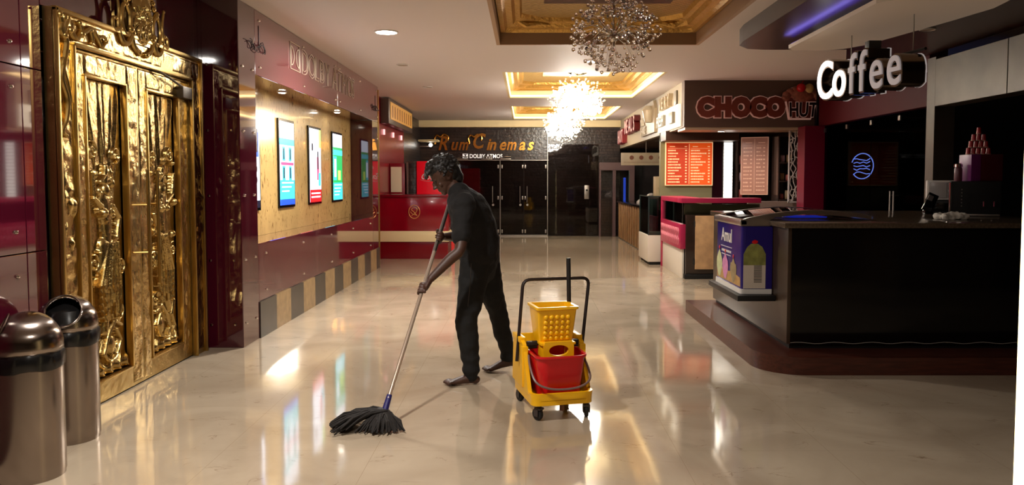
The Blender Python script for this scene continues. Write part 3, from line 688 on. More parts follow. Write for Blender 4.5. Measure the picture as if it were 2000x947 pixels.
def spot(y, power, label):
    t = thing('recess_spotlight', label, 'spotlight', (XL+0.2, y, 2.37), 0, 'spotlights in the recess soffit')
    b = B(); b.lathe([(0.05, 0), (0.05, -0.012), (0.038, -0.014), (0.0, -0.014)], (XL+0.16, y, 2.37), 20); b.obj('housing', M_whitep, t)
    b = B(); b.lathe([(0, -0.017), (0.034, -0.017), (0.034, -0.0145), (0, -0.0145)], (XL+0.16, y, 2.37), 20); b.obj('lens', M_lamp, t)
    d = bpy.data.lights.new('lamp', 'SPOT'); d.energy = power; d.color = (1, 0.86, 0.6); d.spot_size = R(120); d.spot_blend = 0.9; d.shadow_soft_size = 0.03
    o = bpy.data.objects.new('lamp', d); C.objects.link(o); o.parent = t; o.location = (-0.04, 0, -0.04); o.rotation_euler = (0, R(-22), 0)
spot(8.22, 34, 'spotlight hidden in the soffit above the first bright marble patch'); spot(10.6, 12, 'spotlight hidden in the soffit between the third and fourth screens')

# outline lettering on the fascia
M_out = mat('silver_outline_letters', (196, 180, 156), 0.45)
def outline_text(b, body, size, origin, u, v, th, depth, bold=0.0, sx=1.0):
    """letter contours as thin raised tubes"""
    cu = bpy.data.curves.new('t', 'FONT'); cu.body = body; cu.size = size; cu.offset = bold; cu.resolution_u = 3; cu.fill_mode = 'NONE'
    o = bpy.data.objects.new('t', cu); C.objects.link(o); bpy.context.view_layer.update()
    me = bpy.data.meshes.new_from_object(o.evaluated_get(bpy.context.evaluated_depsgraph_get()))
    bpy.data.objects.remove(o); bpy.data.curves.remove(cu)
    u, v, o_ = Vector(u), Vector(v), Vector(origin); n = u.cross(v)
    nb = {}
    for e in me.edges:
        a, c = e.vertices; nb.setdefault(a, []).append(c); nb.setdefault(c, []).append(a)
    seen = set()
    for s in list(nb):
        if s in seen: continue
        loop = [s]; seen.add(s); cur = s
        while True:
            nx = [q for q in nb[cur] if q not in seen]
            if not nx: break
            cur = nx[0]; seen.add(cur); loop.append(cur)
        pts = []
        for i in loop:
            c = me.vertices[i].co; p = o_+u*c.x*sx+v*c.y+n*depth
            if not pts or (p-pts[-1]).length > th*0.5: pts.append(p)
        if len(pts) > 2: b.tube(pts, th, 5, closed=True)
    bpy.data.meshes.remove(me)
def double_d(b, o, u, v, size, th=None, depth=0.004, solid=False):
    u, v, o = Vector(u), Vector(v), Vector(o); n = u.cross(v); s = size
    arc = [(0.36*s*math.cos(a), 0.5*s+0.36*s*math.sin(a)) for a in [R(-90+180*k/12) for k in range(13)]]
    L_ = [(0.1*s, 0.14*s)]+[(0.1*s+max(0, x)*1.0, y) for x, y in arc]+[(0.1*s, 0.86*s)]
    Rr = [(1.2*s-x, y) for x, y in L_]
    if solid:
        fr = (o, u, v, n)
        for (x0, x1, y0, y1) in ((0, 1.2, 0, 0.07), (0, 1.2, 0.93, 1.0), (0, 0.07, 0, 1), (1.13, 1.2, 0, 1)): b.prism([(x0*s, y0*s), (x1*s, y0*s), (x1*s, y1*s), (x0*s, y1*s)], fr, 0, depth)
        b.prism(L_, fr, 0, depth); b.prism(Rr, fr, 0, depth)
    else:
        for P in ([(0, 0), (1.2*s, 0), (1.2*s, s), (0, s)], L_, Rr): b.tube([o+u*x+v*y+n*depth for x, y in P], th, 5, closed=True)
t = thing('fascia_lettering', 'silver outline sound logo and words on the maroon fascia above the screens', 'sign', (XP, 9.1, 2.6))
b = B(); double_d(b, (XP, 7.92, 2.575), *LW, 0.27, 0.005, 0.0055); b.obj('logo', M_out, t)
xx = 8.3
for ch in 'DOLBY ATMOS':
    if ch == ' ': xx += 0.07; continue
    b = B(); outline_text(b, ch, 0.38, (XP, xx, 2.575), *LW, 0.0038, 0.005, 0.0, {'M': 1.0}.get(ch, 0.95)); b.obj('letter', M_out, t); xx += {'M': 0.30, 'L': 0.21, 'T': 0.235}.get(ch, 0.262)
# wire tangles hanging at both ends of the fascia
for (y, z, s) in ((7.0, 2.62, 'small tangle of loose dark wire on the maroon pier by the fascia'), (12.35, 2.58, 'small tangle of loose dark wire at the far end of the fascia')):
    b = B(); r_ = random.Random(int(y)); 
    for k in range(3):
        pts = [(XP+0.006+r_.uniform(0, 0.03), y-0.28+0.055*i+r_.uniform(-0.03, 0.03), z+0.035*math.sin(i*1.3+k)+r_.uniform(-0.02, 0.02)) for i in range(9)]
        b.tube([tuple(p) for p in smooth_pts([Vector(p) for p in pts], 4)], 0.0035, 5)
    b.tube([(XP+0.003, y, z), (XP+0.003, y, z+0.2)], 0.003, 5)
    tag(b.obj('wire_tangle', M_blackm), s, 'wire', 'wire tangles')

# ================================================================== BACK WALL
t = thing('cinema_sign', 'gold raised lettering high on the dark stone end wall', 'sign', (-1.0, YB, 2.2))
M_gl = mat('gold_letters', (200, 140, 66), 0.25, metal=1.0)
for ch, x, sz, sx in (('R', -2.26, 0.50, 0.80), ('u', -1.94, 0.42, 0.85), ('m', -1.73, 0.42, 0.75), ('C', -1.40, 0.54, 0.80), ('i', -1.02, 0.42, 0.9), ('n', -0.95, 0.42, 0.85), ('e', -0.70, 0.42, 0.9), ('m', -0.50, 0.42, 0.75), ('a', -0.19, 0.42, 0.9), ('s', 0.03, 0.42, 0.9)):
    b = B(); b.text(ch, sz, (x, YB-0.001, 2.21 if ch != 'C' else 2.25), *BW, 0.05, 0.01, 0.3, sx=sx)
    if ch in 'RC':
        b.tube([(x+px*0.75, YB-0.03, 2.2+pz) for px, pz in smooth_pts([(-0.06, 0.18), (-0.1, 0.3), (-0.02, 0.38), (0.1, 0.34), (0.2, 0.4), (0.34, 0.36), (0.36, 0.28)])], 0.025, 8)
        b.ball((x-0.06, YB-0.03, 2.37), 0.035); b.ball((x+0.26, YB-0.03, 2.46), 0.03)
    b.obj('letter', M_gl, t)
t = thing('sound_logo_sign', 'small white double D logo and words under the gold lettering', 'sign', (-1.2, YB, 2.05))
M_wl = mat('white_letters', (235, 230, 225), 0.4, emit=0.35)
b = B(); double_d(b, (-1.62, YB-0.001, 2.0), *BW, 0.11, depth=0.02, solid=True); b.obj('logo', M_wl, t)
b = B(); b.text('DOLBY ATMOS', 0.145, (-1.45, YB-0.001, 2.0), *BW, 0.02, 0.002, sx=0.86); b.obj('letters', M_wl, t)
# glass doors
def glass_door(x0, x1, label, hx, n):
    t = thing('glass_door', label, 'door', ((x0+x1)/2, YB-0.1, 0), 0, 'glass doors in the stone wall')
    b = B(); b.box(x0, x1, YB-0.1, YB-0.088, 0.02, 1.93); b.obj('glass_pane', M_mglass, t, smooth=0)
    for s in (x0+0.03, x1-0.03):
        for z in (0.12, 0.98, 1.78):
            b = B(); b.box(s-0.018, s+0.018, YB-0.11, YB-0.08, z-0.045, z+0.045, 0.004); b.obj('patch_fitting', M_alu, t)
    for hx_ in hx:
        b = B(); b.tube([(hx_, YB-0.17, 0.86), (hx_, YB-0.17, 1.28)], 0.012, 10)
        for z in (0.92, 1.22): b.tube([(hx_, YB-0.17, z), (hx_, YB-0.1, z)], 0.009, 8)
        b.obj('pull_handle', M_alu, t)
    b = B(); b.lathe([(0, -0.03), (0.03, -0.03), (0.03, 0.0)], (hx[0]+0.01, YB-0.1, 0.8), 14, 'y'); b.obj('lock', M_alu, t)
glass_door(-0.64, -0.055, 'frameless glass leaf nearest the bent man, one of the pair under the gold lettering', [-0.15], 0)
glass_door(-0.045, 0.54, 'frameless glass leaf of the pair, towards the chandelier side', [0.03], 1)
glass_door(-1.75, -0.68, 'wide frameless glass leaf directly behind the bent man', [-0.85], 2)
b = B(); b.box(-1.8, 0.58, YB-0.12, YB-0.06, 1.935, 1.95); b.box(-0.665, -0.65, YB-0.12, YB-0.06, 0, 1.94).box(0.55, 0.565, YB-0.12, YB-0.06, 0, CEIL-0.3); struct(b.obj('trim_4', M_alu, smooth=0))
b = B(); b.box(0.57, 1.86, YB-0.1, YB-0.088, 0.02, 2.35); tag(b.obj('glass_partition', M_mglass, smooth=0), 'tall fixed glass panel in front of the stone wall by the call plate', 'glass partition')
b = B(); b.box(-1.8, 0.56, YB-0.14, YB, 0, 0.03, 0.004); struct(b.obj('trim_5', M_alu, smooth=0))
for x, s in ((-1.62, 'door closer above the glass leaf, furthest from the chandeliers'), (-1.0, 'pair of curved chrome closers in the middle over the glass doors'), (-0.52, 'door closer above the glass pair, beside the vertical frame line')):
    b = B(); b.box(x-0.14, x+0.14, YB-0.2, YB-0.12, 1.955, 1.985, 0.008); b.tube([(x-0.12, YB-0.2, 2.0), (x, YB-0.24, 2.03), (x+0.14, YB-0.2, 2.03)], 0.01, 8)
    tag(b.obj('door_closer', M_alu), s, 'door closer', 'closers over the glass doors')
t = thing('call_plate', 'small steel call plate on the stone wall beside the glass panel', 'switch plate', (1.56, YB, 1.0))
b = B(); b.box(1.5, 1.62, YB-0.13, YB-0.1, 0.95, 1.3, 0.006); b.obj('plate', M_alu, t); b = B(); b.lathe([(0, -0.01), (0.022, -0.01), (0.022, 0)], (1.56, YB-0.13, 1.18), 14, 'y'); b.obj('button', M_black, t)
# small round spots near the corner
for x, z, s in ((-2.43, 2.33, 'small lit wall lamp in the far corner, the brighter one'), ):
    t = thing('wall_lamp', s, 'lamp', (x, YB-0.1, z)); b = B(); b.lathe([(0, -0.05), (0.05, -0.045), (0.065, 0.0)], (x, YB-0.05, z), 16, 'y'); b.obj('lamp_head', M_alu, t)
    b = B(); b.ball((x, YB-0.12, z), 0.045); b.obj('bulb', M_led, t); b = B(); b.box(x-0.36, x-0.05, YB-0.08, YB-0.04, z-0.05, z-0.02, 0.004); b.obj('arm', M_alu, t)

# right of the end wall: brown framed doorway with dim windows
t = thing('framed_doorway', 'brown framed glazed doorway in the far corner beyond the slatted counter', 'doorway', (2.3, 19.5, 0))
M_fr = mat('brown_frame', (84, 62, 62), 0.4)
b = B(); b.box(1.86, 2.75, 19.45, 19.6, 1.68, 1.88, 0.004).box(1.86, 1.9, 19.45, 19.6, 0, 1.7).box(2.2, 2.28, 19.45, 19.6, 0, 1.7, 0.004).box(2.62, 2.75, 19.45, 19.6, 0, 1.7, 0.004); b.obj('frame', M_fr, t, smooth=0)
b = B(); b.box(1.9, 2.2, 19.52, 19.53, 0, 1.68).box(2.28, 2.62, 19.52, 19.53, 0, 1.68); b.obj('glass_pane', M_glass, t, smooth=0)
b = B(); b.box(1.6, 3.1, 20.5, 20.55, 0, 2.3); tag(b.obj('dark_partition', mat('black_wall', (16, 14, 14), 0.35), smooth=0), 'dark partition behind the framed doorway in the far corner', 'partition')
for (x0, x1, z0, z1, c, e, s) in ((2.05, 2.22, 1.25, 1.7, (70, 150, 110), 0.35, 'small green-lit window seen through the doorway, beside the frame post'), (2.3, 2.46, 0.95, 1.7, (120, 190, 160), 0.4, 'tall green-lit window seen through the doorway'), (2.6, 2.66, 0.7, 1.5, (30, 60, 170), 0.5, 'narrow blue-lit strip seen through the doorway')):
    b = B(); b.box(x0, x1, 20.47, 20.5, z0, z1, 0.004); tag(b.obj('lit_window', mat('lit_%d' % c[1], c, 0.4, emit=e), smooth=0), s, 'window')

# ================================================================== RED KIOSK (left, behind the man)
t = thing('red_counter', 'long dark red service counter with a cream band, behind the bent man', 'counter', (-2.03, 14.4, 0))
M_redg = mat('dark_red_gloss', (132, 6, 26), 0.14, coat=0.4)
b = B(); b.box(-2.655, -1.40, 13.9, 14.6, 0.51, 1.12, 0.008); b.obj('front_panel', M_redg, t)
b = B(); b.box(-2.655, -1.38, 13.88, 14.62, 1.12, 1.17, 0.008); b.obj('counter_top', mat('darker_red', (112, 8, 24), 0.2), t)
b = B(); b.box(-2.655, -1.40, 13.9, 14.6, 0.315, 0.51, 0.004); b.obj('cream_band', M_cream, t)
b = B(); b.box(-2.655, -1.42, 13.93, 14.6, 0.0, 0.315, 0.004); b.obj('plinth', mat('plinth_red', (116, 10, 22), 0.2), t)
b = B(); cx, cz = -2.02, 0.86
b.tube([(cx+0.1*math.cos(a), 13.893, cz+0.12*math.sin(a)) for a in [2*math.pi*k/32 for k in range(32)]], 0.007, 6, closed=True)
b.tube([(cx+p[0], 13.893, cz+p[1]) for p in smooth_pts([(-0.05, -0.07), (0.03, -0.01), (0.05, 0.05), (0.0, 0.08), (-0.05, 0.04), (-0.01, 0.0), (0.05, -0.07)])], 0.006, 6)
b.tube([(cx+p[0], 13.893, cz+p[1]) for p in smooth_pts([(-0.07, 0.0), (-0.03, -0.04), (0.03, -0.06)])], 0.005, 6)
b.obj('round_emblem', mat('gold_line', (214, 150, 84), 0.3, metal=0.4), t)
t = thing('red_wall_unit', 'red framed wall unit with a blank cream panel above the red counter', 'wall unit', (-2.4, 15.0, 0))
b = B(); b.box(-2.655, -2.36, 15.0, 15.5, 0.0, 1.76, 0.006); b.obj('body', M_red, t)
b = B(); b.box(-2.63, -2.42, 14.985, 15.0, 1.2, 1.69, 0.003); b.obj('blank_panel', mat('cream_panel', (200, 178, 146), 0.5, emit=0.08), t)
t = thing('stone_column', 'narrow glittering stone column between the red unit and red vending front', 'column', (-2.2, 15.2, 0))
b = B(); b.box(-2.33, -2.14, 15.0, 15.3, 0, 1.8, 0.006); b.obj('shaft', M_stone, t)
b = B(); b.box(-2.325, -2.29, 14.985, 15.0, 0, 1.78, 0.003); b.obj('edge_strip', mat('taupe_strip', (96, 70, 62), 0.4), t)
t = thing('drinks_cooler', 'bright red drinks cooler with white script, partly hidden by the bent head', 'cooler', (-1.75, 15.2, 0))
b = B(); b.box(-2.12, -1.45, 14.95, 15.6, 0, 1.8, 0.01); b.obj('body', mat('bright_red', (206, 8, 28), 0.3, emit=0.12), t)
b = B(); b.text('Coca-Cola', 0.17, (-2.05, 14.949, 1.45), *BW, 0.006, 0.002, 0.45, sx=0.85)
b.tube([(-2.05+p[0], 14.945, 1.42+p[1]) for p in smooth_pts([(0, 0.02), (0.15, -0.01), (0.35, 0.02), (0.55, -0.02)])], [0.003]*8+[0.008]*8+[0.003]*3, 6); b.obj('script', M_whitep, t)
b = B(); b.box(-1.85, -1.78, 14.944, 14.95, 1.65, 1.7); b.obj('label_tag', M_whitep, t)
# yellow light box above
t = thing('yellow_light_box', 'long dark framed light box with yellow face at the ceiling past the fascia', 'light box', (-2.6, 15.5, 2.5))
b = B(); b.box(-2.655, -2.50, 14.1, 17.0, 2.47, 2.93, 0.01); b.obj('casing', mat('taupe_metal', (88, 74, 66), 0.35, metal=0.4), t)
b = B(); b.box(-2.505, -2.49, 14.25, 16.9, 2.56, 2.88, 0.003); b.obj('face', mat('yellow_face', (206, 150, 66), 0.5, emit=0.12), t)
b = B()
for k in range(9): b.box(-2.495, -2.486, 14.4+0.28*k, 14.5+0.28*k, 2.6, 2.82)
b.obj('lettering', mat('brown_letters', (170, 112, 44), 0.5), t)
b = B(); b.box(-2.7, -2.2, 19.3, 19.7, 2.4, 2.45, 0.01); struct(b.obj('trim_6', M_cream, smooth=0))
for k, y in enumerate((13.3, 14.4, 15.4, 16.4)):  # glowing blocks stand for lights mirrored in the red wall
    tag(B().box(-2.66, -2.63, y-0.03, y+0.03, 2.28-0.0*k, 2.38, 0.004).obj('small_wall_light', mat('pink_glow', (255, 180, 180), 0.5, emit=0.8)),
        ['small pinkish light on the red wall, closest to the fascia end', 'second small pinkish light on the red wall from the fascia', 'third small pinkish light on the red wall from the fascia', 'small pinkish light on the red wall, closest to the stone corner'][k], 'light', 'small lights on the red wall')

# ================================================================== SIGN FASCIA (right corridor side)
t = thing('red_shop_lettering', 'red and white raised letters at the far end of the cream fascia', 'sign', (SX, 17.5, 2.5))
M_rw = mat('red_letter_sides', (110, 16, 22), 0.4); M_rf = mat('pink_white_face', (226, 186, 180), 0.4, emit=0.08)
for word, y, z in (('HOT', 19.3, 2.34), ('MEALS', 18.0, 2.5)):
    for ch in word:
        b = B(); b.text(ch, 0.44, (SX-0.001, y, z), *RW, 0.12, 0.02); b.mi = 1; b.text(ch, 0.44, (SX-0.122, y, z), *RW, 0.006, -0.002); b.obj('letter', [M_rw, M_rf], t); y -= 0.36
t = thing('shake_sign', 'cream raised sign with a cup shape in the middle of the cream fascia', 'sign', (SX, 14.7, 2.5))
b = B(); yy = [(15.9, 0.06), (15.9, 0.5), (15.2, 0.6), (14.9, 0.66), (14.4, 0.66), (14.25, 0.5), (14.25, 0.06)]
b.prism([(16-y, z) for y, z in yy], ((SX, 16, 2.26), (0, -1, 0), (0, 0, 1), (-1, 0, 0)), 0, 0.05); b.obj('board', mat('cream_sign', (176, 156, 126), 0.4), t)
for word, z in (('MILK', 2.52), ('SHAKE', 2.34)):
    b = B(); b.text(word, 0.22, (SX-0.05, 15.8, z), *RW, 0.03, 0.004); b.obj('letters', mat('cream_sign_text', (206, 188, 158), 0.35), t)
b = B(); b.lathe([(0.0, 2.52), (0.08, 2.52), (0.12, 2.74), (0.13, 2.75), (0.06, 2.83), (0.0, 2.84)], (SX-0.1, 14.6, 0), 18); b.obj('cup', mat('cream_sign_text', (206, 188, 158), 0.35), t)
t = thing('fresh_light_box', 'bright white light box with a cut-out word at the corner of the cream fascia', 'sign', (SX, 12.6, 2.45))
b = B(); b.box(SX-0.05, SX-0.001, 12.05, 13.85, 2.27, 2.62, 0.006); b.obj('panel', mat('white_lit_panel', (255, 246, 224), 0.4, emit=0.55), t)
b = B(); b.box(SX-0.1, SX-0.05, 12.25, 12.6, 2.34, 2.52, 0.004); b.obj('end_block', mat('grey_letters', (128, 118, 104), 0.4), t)
b = B(); b.text('FRESH', 0.25, (SX-0.05, 13.75, 2.36), *RW, 0.05, 0.006); b.obj('letters', mat('grey_letters', (128, 118, 104), 0.4), t)
t = thing('upper_shop_letters', 'cream raised letters above the bright light box on the fascia', 'sign', (SX, 12.9, 2.7))
for i, ch in enumerate('VERY'):
    b = B(); b.text(ch, 0.28, (SX-0.001, 13.7-0.27*i, 2.66), *RW, 0.07, 0.006); b.obj('letter', mat('cream_sign', (176, 156, 126), 0.4), t)
b = B(); b.box(SX-0.03, SX, 12.3, 12.5, 2.64, 2.86, 0.004); b.obj('end_box', mat('grey_letters', (128, 118, 104), 0.4), t)

# CHOCO HUT sign
t = thing('cupcake_shop_sign', 'brown bubble letter sign with a cupcake on the taupe fascia', 'sign', (3.4, 11.8, 2.6))
M_ch = mat('choco_letter', (112, 46, 34), 0.4); M_pl = mat('pale_pink_outline', (206, 156, 140), 0.4, emit=0.1)
def bubble(body, x, z, size, bold, parent):
    b = B(); b.text(body, size, (x, 11.799, z), *BW, 0.03, bold+0.014, sx=0.92); b.obj('letter_outline', M_pl, parent)
    b = B(); b.text(body, size, (x, 11.766, z), *BW, 0.02, bold, sx=0.92); b.obj('letter', M_ch, parent)
for ch, x in zip('CHOCO', (2.62, 2.88, 3.14, 3.42, 3.66)): bubble(ch, x, 2.42, 0.36, 0.034, t)
b = B(); fr = ((3.94, 11.79, 2.36), (1, 0, 0), (0, 0, 1), (0, -1, 0))
b.prism([(-0.01, 0.34), (0.06, -0.01), (0.40, -0.01), (0.52, 0.34)], fr, 0, 0.03); b.obj('cup_outline', M_pl, t)
b = B(); b.prism([(0.015, 0.32), (0.08, 0.015), (0.385, 0.015), (0.49, 0.32)], fr, 0.03, 0.045); b.obj('cup', M_ch, t)
b = B()
for i, ch in enumerate('HUT'): b.text(ch, 0.3, (4.0+0.145*i, 11.748, 2.4), *BW, 0.004, 0.018, -0.05+0.1*i, sx=0.7)
b.obj('cup_letter_outline', M_pl, t)
b = B()
for i, ch in enumerate('HUT'): b.text(ch, 0.3, (4.0+0.145*i, 11.744, 2.4), *BW, 0.01, 0.008, -0.05+0.1*i, sx=0.7)
b.obj('cup_letters', mat('near_black_brown', (30, 12, 12), 0.4), t)
b = B()
for k in range(9):
    a = math.pi*k/8; b.ball((4.2-0.24*math.cos(a), 11.77, 2.68+0.13*math.sin(a)), 0.075, (1, 0.5, 0.8), 2)
b.ball((4.2, 11.77, 2.72), 0.17, (1.2, 0.3, 0.75), 2)
b.obj('icing', mat('brown_icing', (150, 84, 66), 0.45, var=0.4, vscale=22), t)
b = B(); b.tube([(4.2-0.29*math.cos(math.pi*k/16), 11.78, 2.66+0.20*math.sin(math.pi*k/16)) for k in range(17)], 0.01, 6); b.obj('icing_outline', M_pl, t)
b = B(); b.ball((4.3, 11.74, 2.82), 0.075, (1, 0.6, 1), 2); b.obj('swirl', mat('cream_swirl', (206, 170, 110), 0.4), t)
b = B(); b.ball((4.17, 11.72, 2.83), 0.07, (1, 0.8, 0.95), 3); b.tube([(4.17, 11.71, 2.89), (4.2, 11.71, 2.93)], 0.006, 6); b.obj('cherry', mat('cherry_red', (200, 20, 30), 0.15), t)

# menu boards
def menu(name, label, x0, x1, z0, z1, y, m0, mtext, cols=2, rows=12, rot=0.0, seed=1):
    cx = (x0+x1)/2; t = thing(name, label, 'menu board', (cx, y, z0), rot)
    hw = (x1-x0)/2
    b = B(); b.box(-hw, hw, 0, 0.05, 0, z1-z0, 0.004)
    if isinstance(m0, tuple): b.mi = 1; b.box(0, hw-0.012, -0.003, 0.0, 0.012, z1-z0-0.012)
    b.obj('board', list(m0) if isinstance(m0, tuple) else m0, t, local=True, smooth=0)
    r_ = random.Random(seed); b = B(); H = z1-z0; cw = 2*hw/cols
    for c in range(cols):
        xa = -hw+c*cw
        if c: b.box(xa-0.004, xa+0.004, -0.006, -0.002, 0.02, H-0.02)
        b.box(xa+0.03, xa+cw-0.03, -0.006, -0.002, H*0.865, H*0.87)
        b.box(xa+0.06, xa+0.15, -0.006, -0.002, H*0.905, H*0.92); b.box(xa+cw-0.08, xa+cw-0.04, -0.006, -0.002, H*0.905, H*0.92)
        for k in range(rows):
            z = H*(0.82-0.75*k/(rows-1)); xx = xa+0.03; end = xa+cw*r_.uniform(0.35, 0.72)
            while xx < end:
                wl = r_.uniform(0.012, 0.035); hh = r_.uniform(0.009, 0.014); b.box(xx, xx+wl, -0.006, -0.002, z-hh, z+hh*0.8); xx += wl+0.005
            b.box(xa+cw-0.07, xa+cw-0.04, -0.006, -0.002, z-0.011, z+0.011)
    b.obj('menu_lines', mtext, t, local=True, smooth=0)
    b = B(); e = 0.012
    b.box(-hw-e, hw+e, -0.008, 0.05, -e, 0).box(-hw-e, hw+e, -0.008, 0.05, H, H+e).box(-hw-e, -hw, -0.008, 0.05, 0, H).box(hw, hw+e, -0.008, 0.05, 0, H)
    b.obj('frame', mtext, t, local=True, smooth=0); return t
Y0 = 13.5
menu('orange_menu_board', 'glowing orange menu board in two columns under the shop soffit', 2.45, 3.25, 1.35, 2.08, Y0-0.06, (M_orange2, M_orange), M_mtext)
b = B(); b.box(2.36, 3.27, Y0, Y0+0.12, 0.9, 2.26, 0.004); struct(b.obj('wall_menu_panel', M_greenb, smooth=0))
b = B(); b.box(2.36, 3.6, Y0-0.5, Y0+0.1, 2.1, 2.26, 0.004); struct(b.obj('trim_7', mat('brown_soffit_edge', (72, 50, 38), 0.4), smooth=0))
b = B(); b.box(3.27, 3.46, Y0+0.05, Y0+0.6, 0, 2.1, 0.005); tag(b.obj('tall_dark_cabinet', mat('dark_wine', (40, 12, 20), 0.15), smooth=0), 'tall dark glossy cabinet between the orange menu and the white light strip', 'cabinet')
t = thing('light_column', 'vertical white glowing strip of small mirrors beside the orange menu', 'light', (3.55, Y0, 1.1))
b = B(); b.box(3.46, 3.64, Y0+0.02, Y0+0.08, 1.05, 2.1, 0.003); b.obj('housing', M_alu, t)
b = B()
for k in range(17): b.box(3.475, 3.625, Y0+0.005, Y0+0.02, 1.08+0.06*k, 1.132+0.06*k)
b.obj('lit_tiles', mat('white_led_soft', (255, 250, 240), 0.4, emit=1.2), t)
menu('pink_menu_board', 'pale pink menu board standing at an angle among the snack shelves', 3.62, 4.04, 1.2, 2.14, 12.9, mat('dim_pink_board', (170, 118, 98), 0.3, emit=0.08), mat('pale_print', (216, 168, 140), 0.4, emit=0.1), rot=R(-24), seed=5)
# shelves with snacks
for (x0, x1, yy, lab) in ((3.68, 3.90, 13.4, 'narrow dark snack shelf unit beside the white light strip'), (4.10, 4.40, 12.5, 'dark snack shelf unit beside the white lattice strip')):
    t = thing('shelf_unit', lab, 'shelf', ((x0+x1)/2, yy, 0.8), 0, 'snack shelf units')
    b = B(); b.box(x0, x1, yy+0.3, yy+0.33, 0.8, 2.15).box(x0, x0+0.02, yy, yy+0.3, 0.8, 2.15).box(x1-0.02, x1, yy, yy+0.3, 0.8, 2.15); b.obj('carcass', M_brown, t, smooth=0)
    zs = (1.12, 1.42, 1.72)
    for z in zs: b = B(); b.box(x0+0.02, x1-0.02, yy, yy+0.3, z-0.02, z, 0.002); b.obj('shelf', M_brown, t)
    rr = random.Random(int(x0*10)); k = 0
    cols = [((190, 90, 80), 'red'), ((200, 170, 130), 'tan'), ((180, 150, 160), 'pale'), ((150, 110, 60), 'brown')]
    for zi, z in enumerate(zs):
        x = x0+0.05
        while x < x1-0.12:
            wd = rr.uniform(0.06, 0.1); hh = rr.uniform(0.07, 0.15); c, cn = cols[(zi+k) % 4]
            b = B(); yb = yy+0.05
            n = 8; rings = [((x+wd/2, yb+0.04, z+0.002+hh*f), (wd*0.45*(1-0.12*(f*2-1)**2), 0, 0), (0, 0.028*(1-0.75*(f*2-1)**4), 0)) for f in [i/8 for i in range(9)]]
            b.loft(rings, 12)
            tag(b.obj('snack_packet', mat('packet_'+cn, c, 0.3)), '%s snack packet on the %s shelf of the unit by the %s' % (cn, ['lowest', 'middle', 'top'][zi], 'light strip' if x0 < 3.9 else 'lattice strip'), 'packet', 'snack packets on the shelves')
            x += wd+0.015; k += 1
# white lattice strip
t = thing('lattice_strip', 'tall white organic lattice strip beside the magenta column', 'lattice', (4.07, 11.82, 1.1))
b = B(); x0, x1, z0, z1, yl = 4.10, 4.29, 1.08, 2.22, 12.03
for (a, c, d, e) in ((x0, x1, z0, z0+0.02), (x0, x1, z1-0.02, z1), (x0, x0+0.02, z0, z1), (x1-0.02, x1, z0, z1)): b.box(a, c, yl-0.02, yl, d, e)
rr = random.Random(8)
for k in range(3):
    xs = x0+0.05+0.045*k; b.tube([tuple(p) for p in smooth_pts([Vector((xs+rr.uniform(-0.025, 0.025), yl-0.01, z0+(z1-z0)*i/15)) for i in range(16)], 3)], 0.008, 6)
for k in range(26):
    z = z0+0.04+(z1-z0-0.08)*k/25; xs = x0+0.02+0.045*rr.randint(0, 3); b.tube([(xs, yl-0.01, z), (xs+0.025, yl-0.01, z+rr.uniform(-0.03, 0.03)), (xs+0.05, yl-0.01, z+rr.uniform(-0.02, 0.02))], 0.008, 6)
b.obj('lattice', mat('white_lattice', (214, 204, 198), 0.4), t)
b = B(); b.box(3.5, 4.3, 12.1, 12.15, 0, 1.1, 0.004); struct(b.obj('wall_shop_dado', mat('dado_grey', (150, 130, 118), 0.4), smooth=0))

# pink counter
t = thing('pink_counter', 'pink framed snack counter with glass and white panels under the cupcake sign', 'counter', (2.8, 11.9, 0))
px0, px1, py0, py1 = 2.26, 3.42, 11.15, 12.85
b = B(); b.box(px0, px1, py0, py0+0.3, 1.10, 1.17, 0.006).box(px0, px0+0.35, py0+0.3, py1, 1.10, 1.17, 0.006); b.obj('counter_top', M_pink, t)
b = B(); b.box(px0, px0+0.07, py1-0.09, py1, 0, 1.1, 0.004); b.obj('corner_post', M_pink, t)
b = B(); b.box(px0+0.02, px0+0.05, py0+0.02, py1-0.09, 0.0, 0.43, 0.004); b.obj('white_base', M_white, t)
b = B(); b.box(px0-0.012, px0+0.06, py0-0.01, py1-0.06, 0.43, 0.79, 0.004); b.obj('pink_panel', M_pink, t)
b = B(); r_ = random.Random(3)
for k in range(17):
    y = py1-0.16-0.088*k
    b.tube([(px0-0.014, y+p[0], 0.61+p[1]) for p in smooth_pts([(0.03, 0.12), (-0.02, 0.07), (0.03, 0.0), (-0.03, -0.06), (0.02, -0.13)])], 0.006, 5)
b.obj('pattern', mat('pale_pink_print', (226, 150, 160), 0.4), t)
b = B(); b.box(px0+0.03, px0+0.04, py0+0.02, py1-0.09, 0.79, 1.1).box(px0+0.05, px1-0.02, py0+0.02, py0+0.03, 0.93, 1.1); b.obj('glass_front', clear_glass('counter_glass', (0.8, 0.84, 0.78), 1.0), t, smooth=0)
b = B(); b.box(px0+0.06, px1, py0+0.06, py0+0.2, 0.93, 1.08, 0.004).box(px0+0.3, px0+0.34, py0+0.2, py1-0.1, 0.7, 1.08, 0.004); b.obj('back_panel', mat('pale_grey_panel', (150, 138, 118), 0.35), t)
t = thing('wooden_cabinet', 'brown cabinet with a pale beige door standing under the pink counter', 'cabinet', (2.55, 11.3, 0))
b = B(); b.box(2.32, 3.05, 11.1, 11.45, 0.07, 0.93, 0.006); b.obj('carcass', M_brown, t)
b = B(); b.box(2.45, 2.95, 11.075, 11.1, 0.14, 0.92, 0.005); b.obj('door', mat('beige_door', (196, 154, 110), 0.35, var=0.2, vscale=8), t)
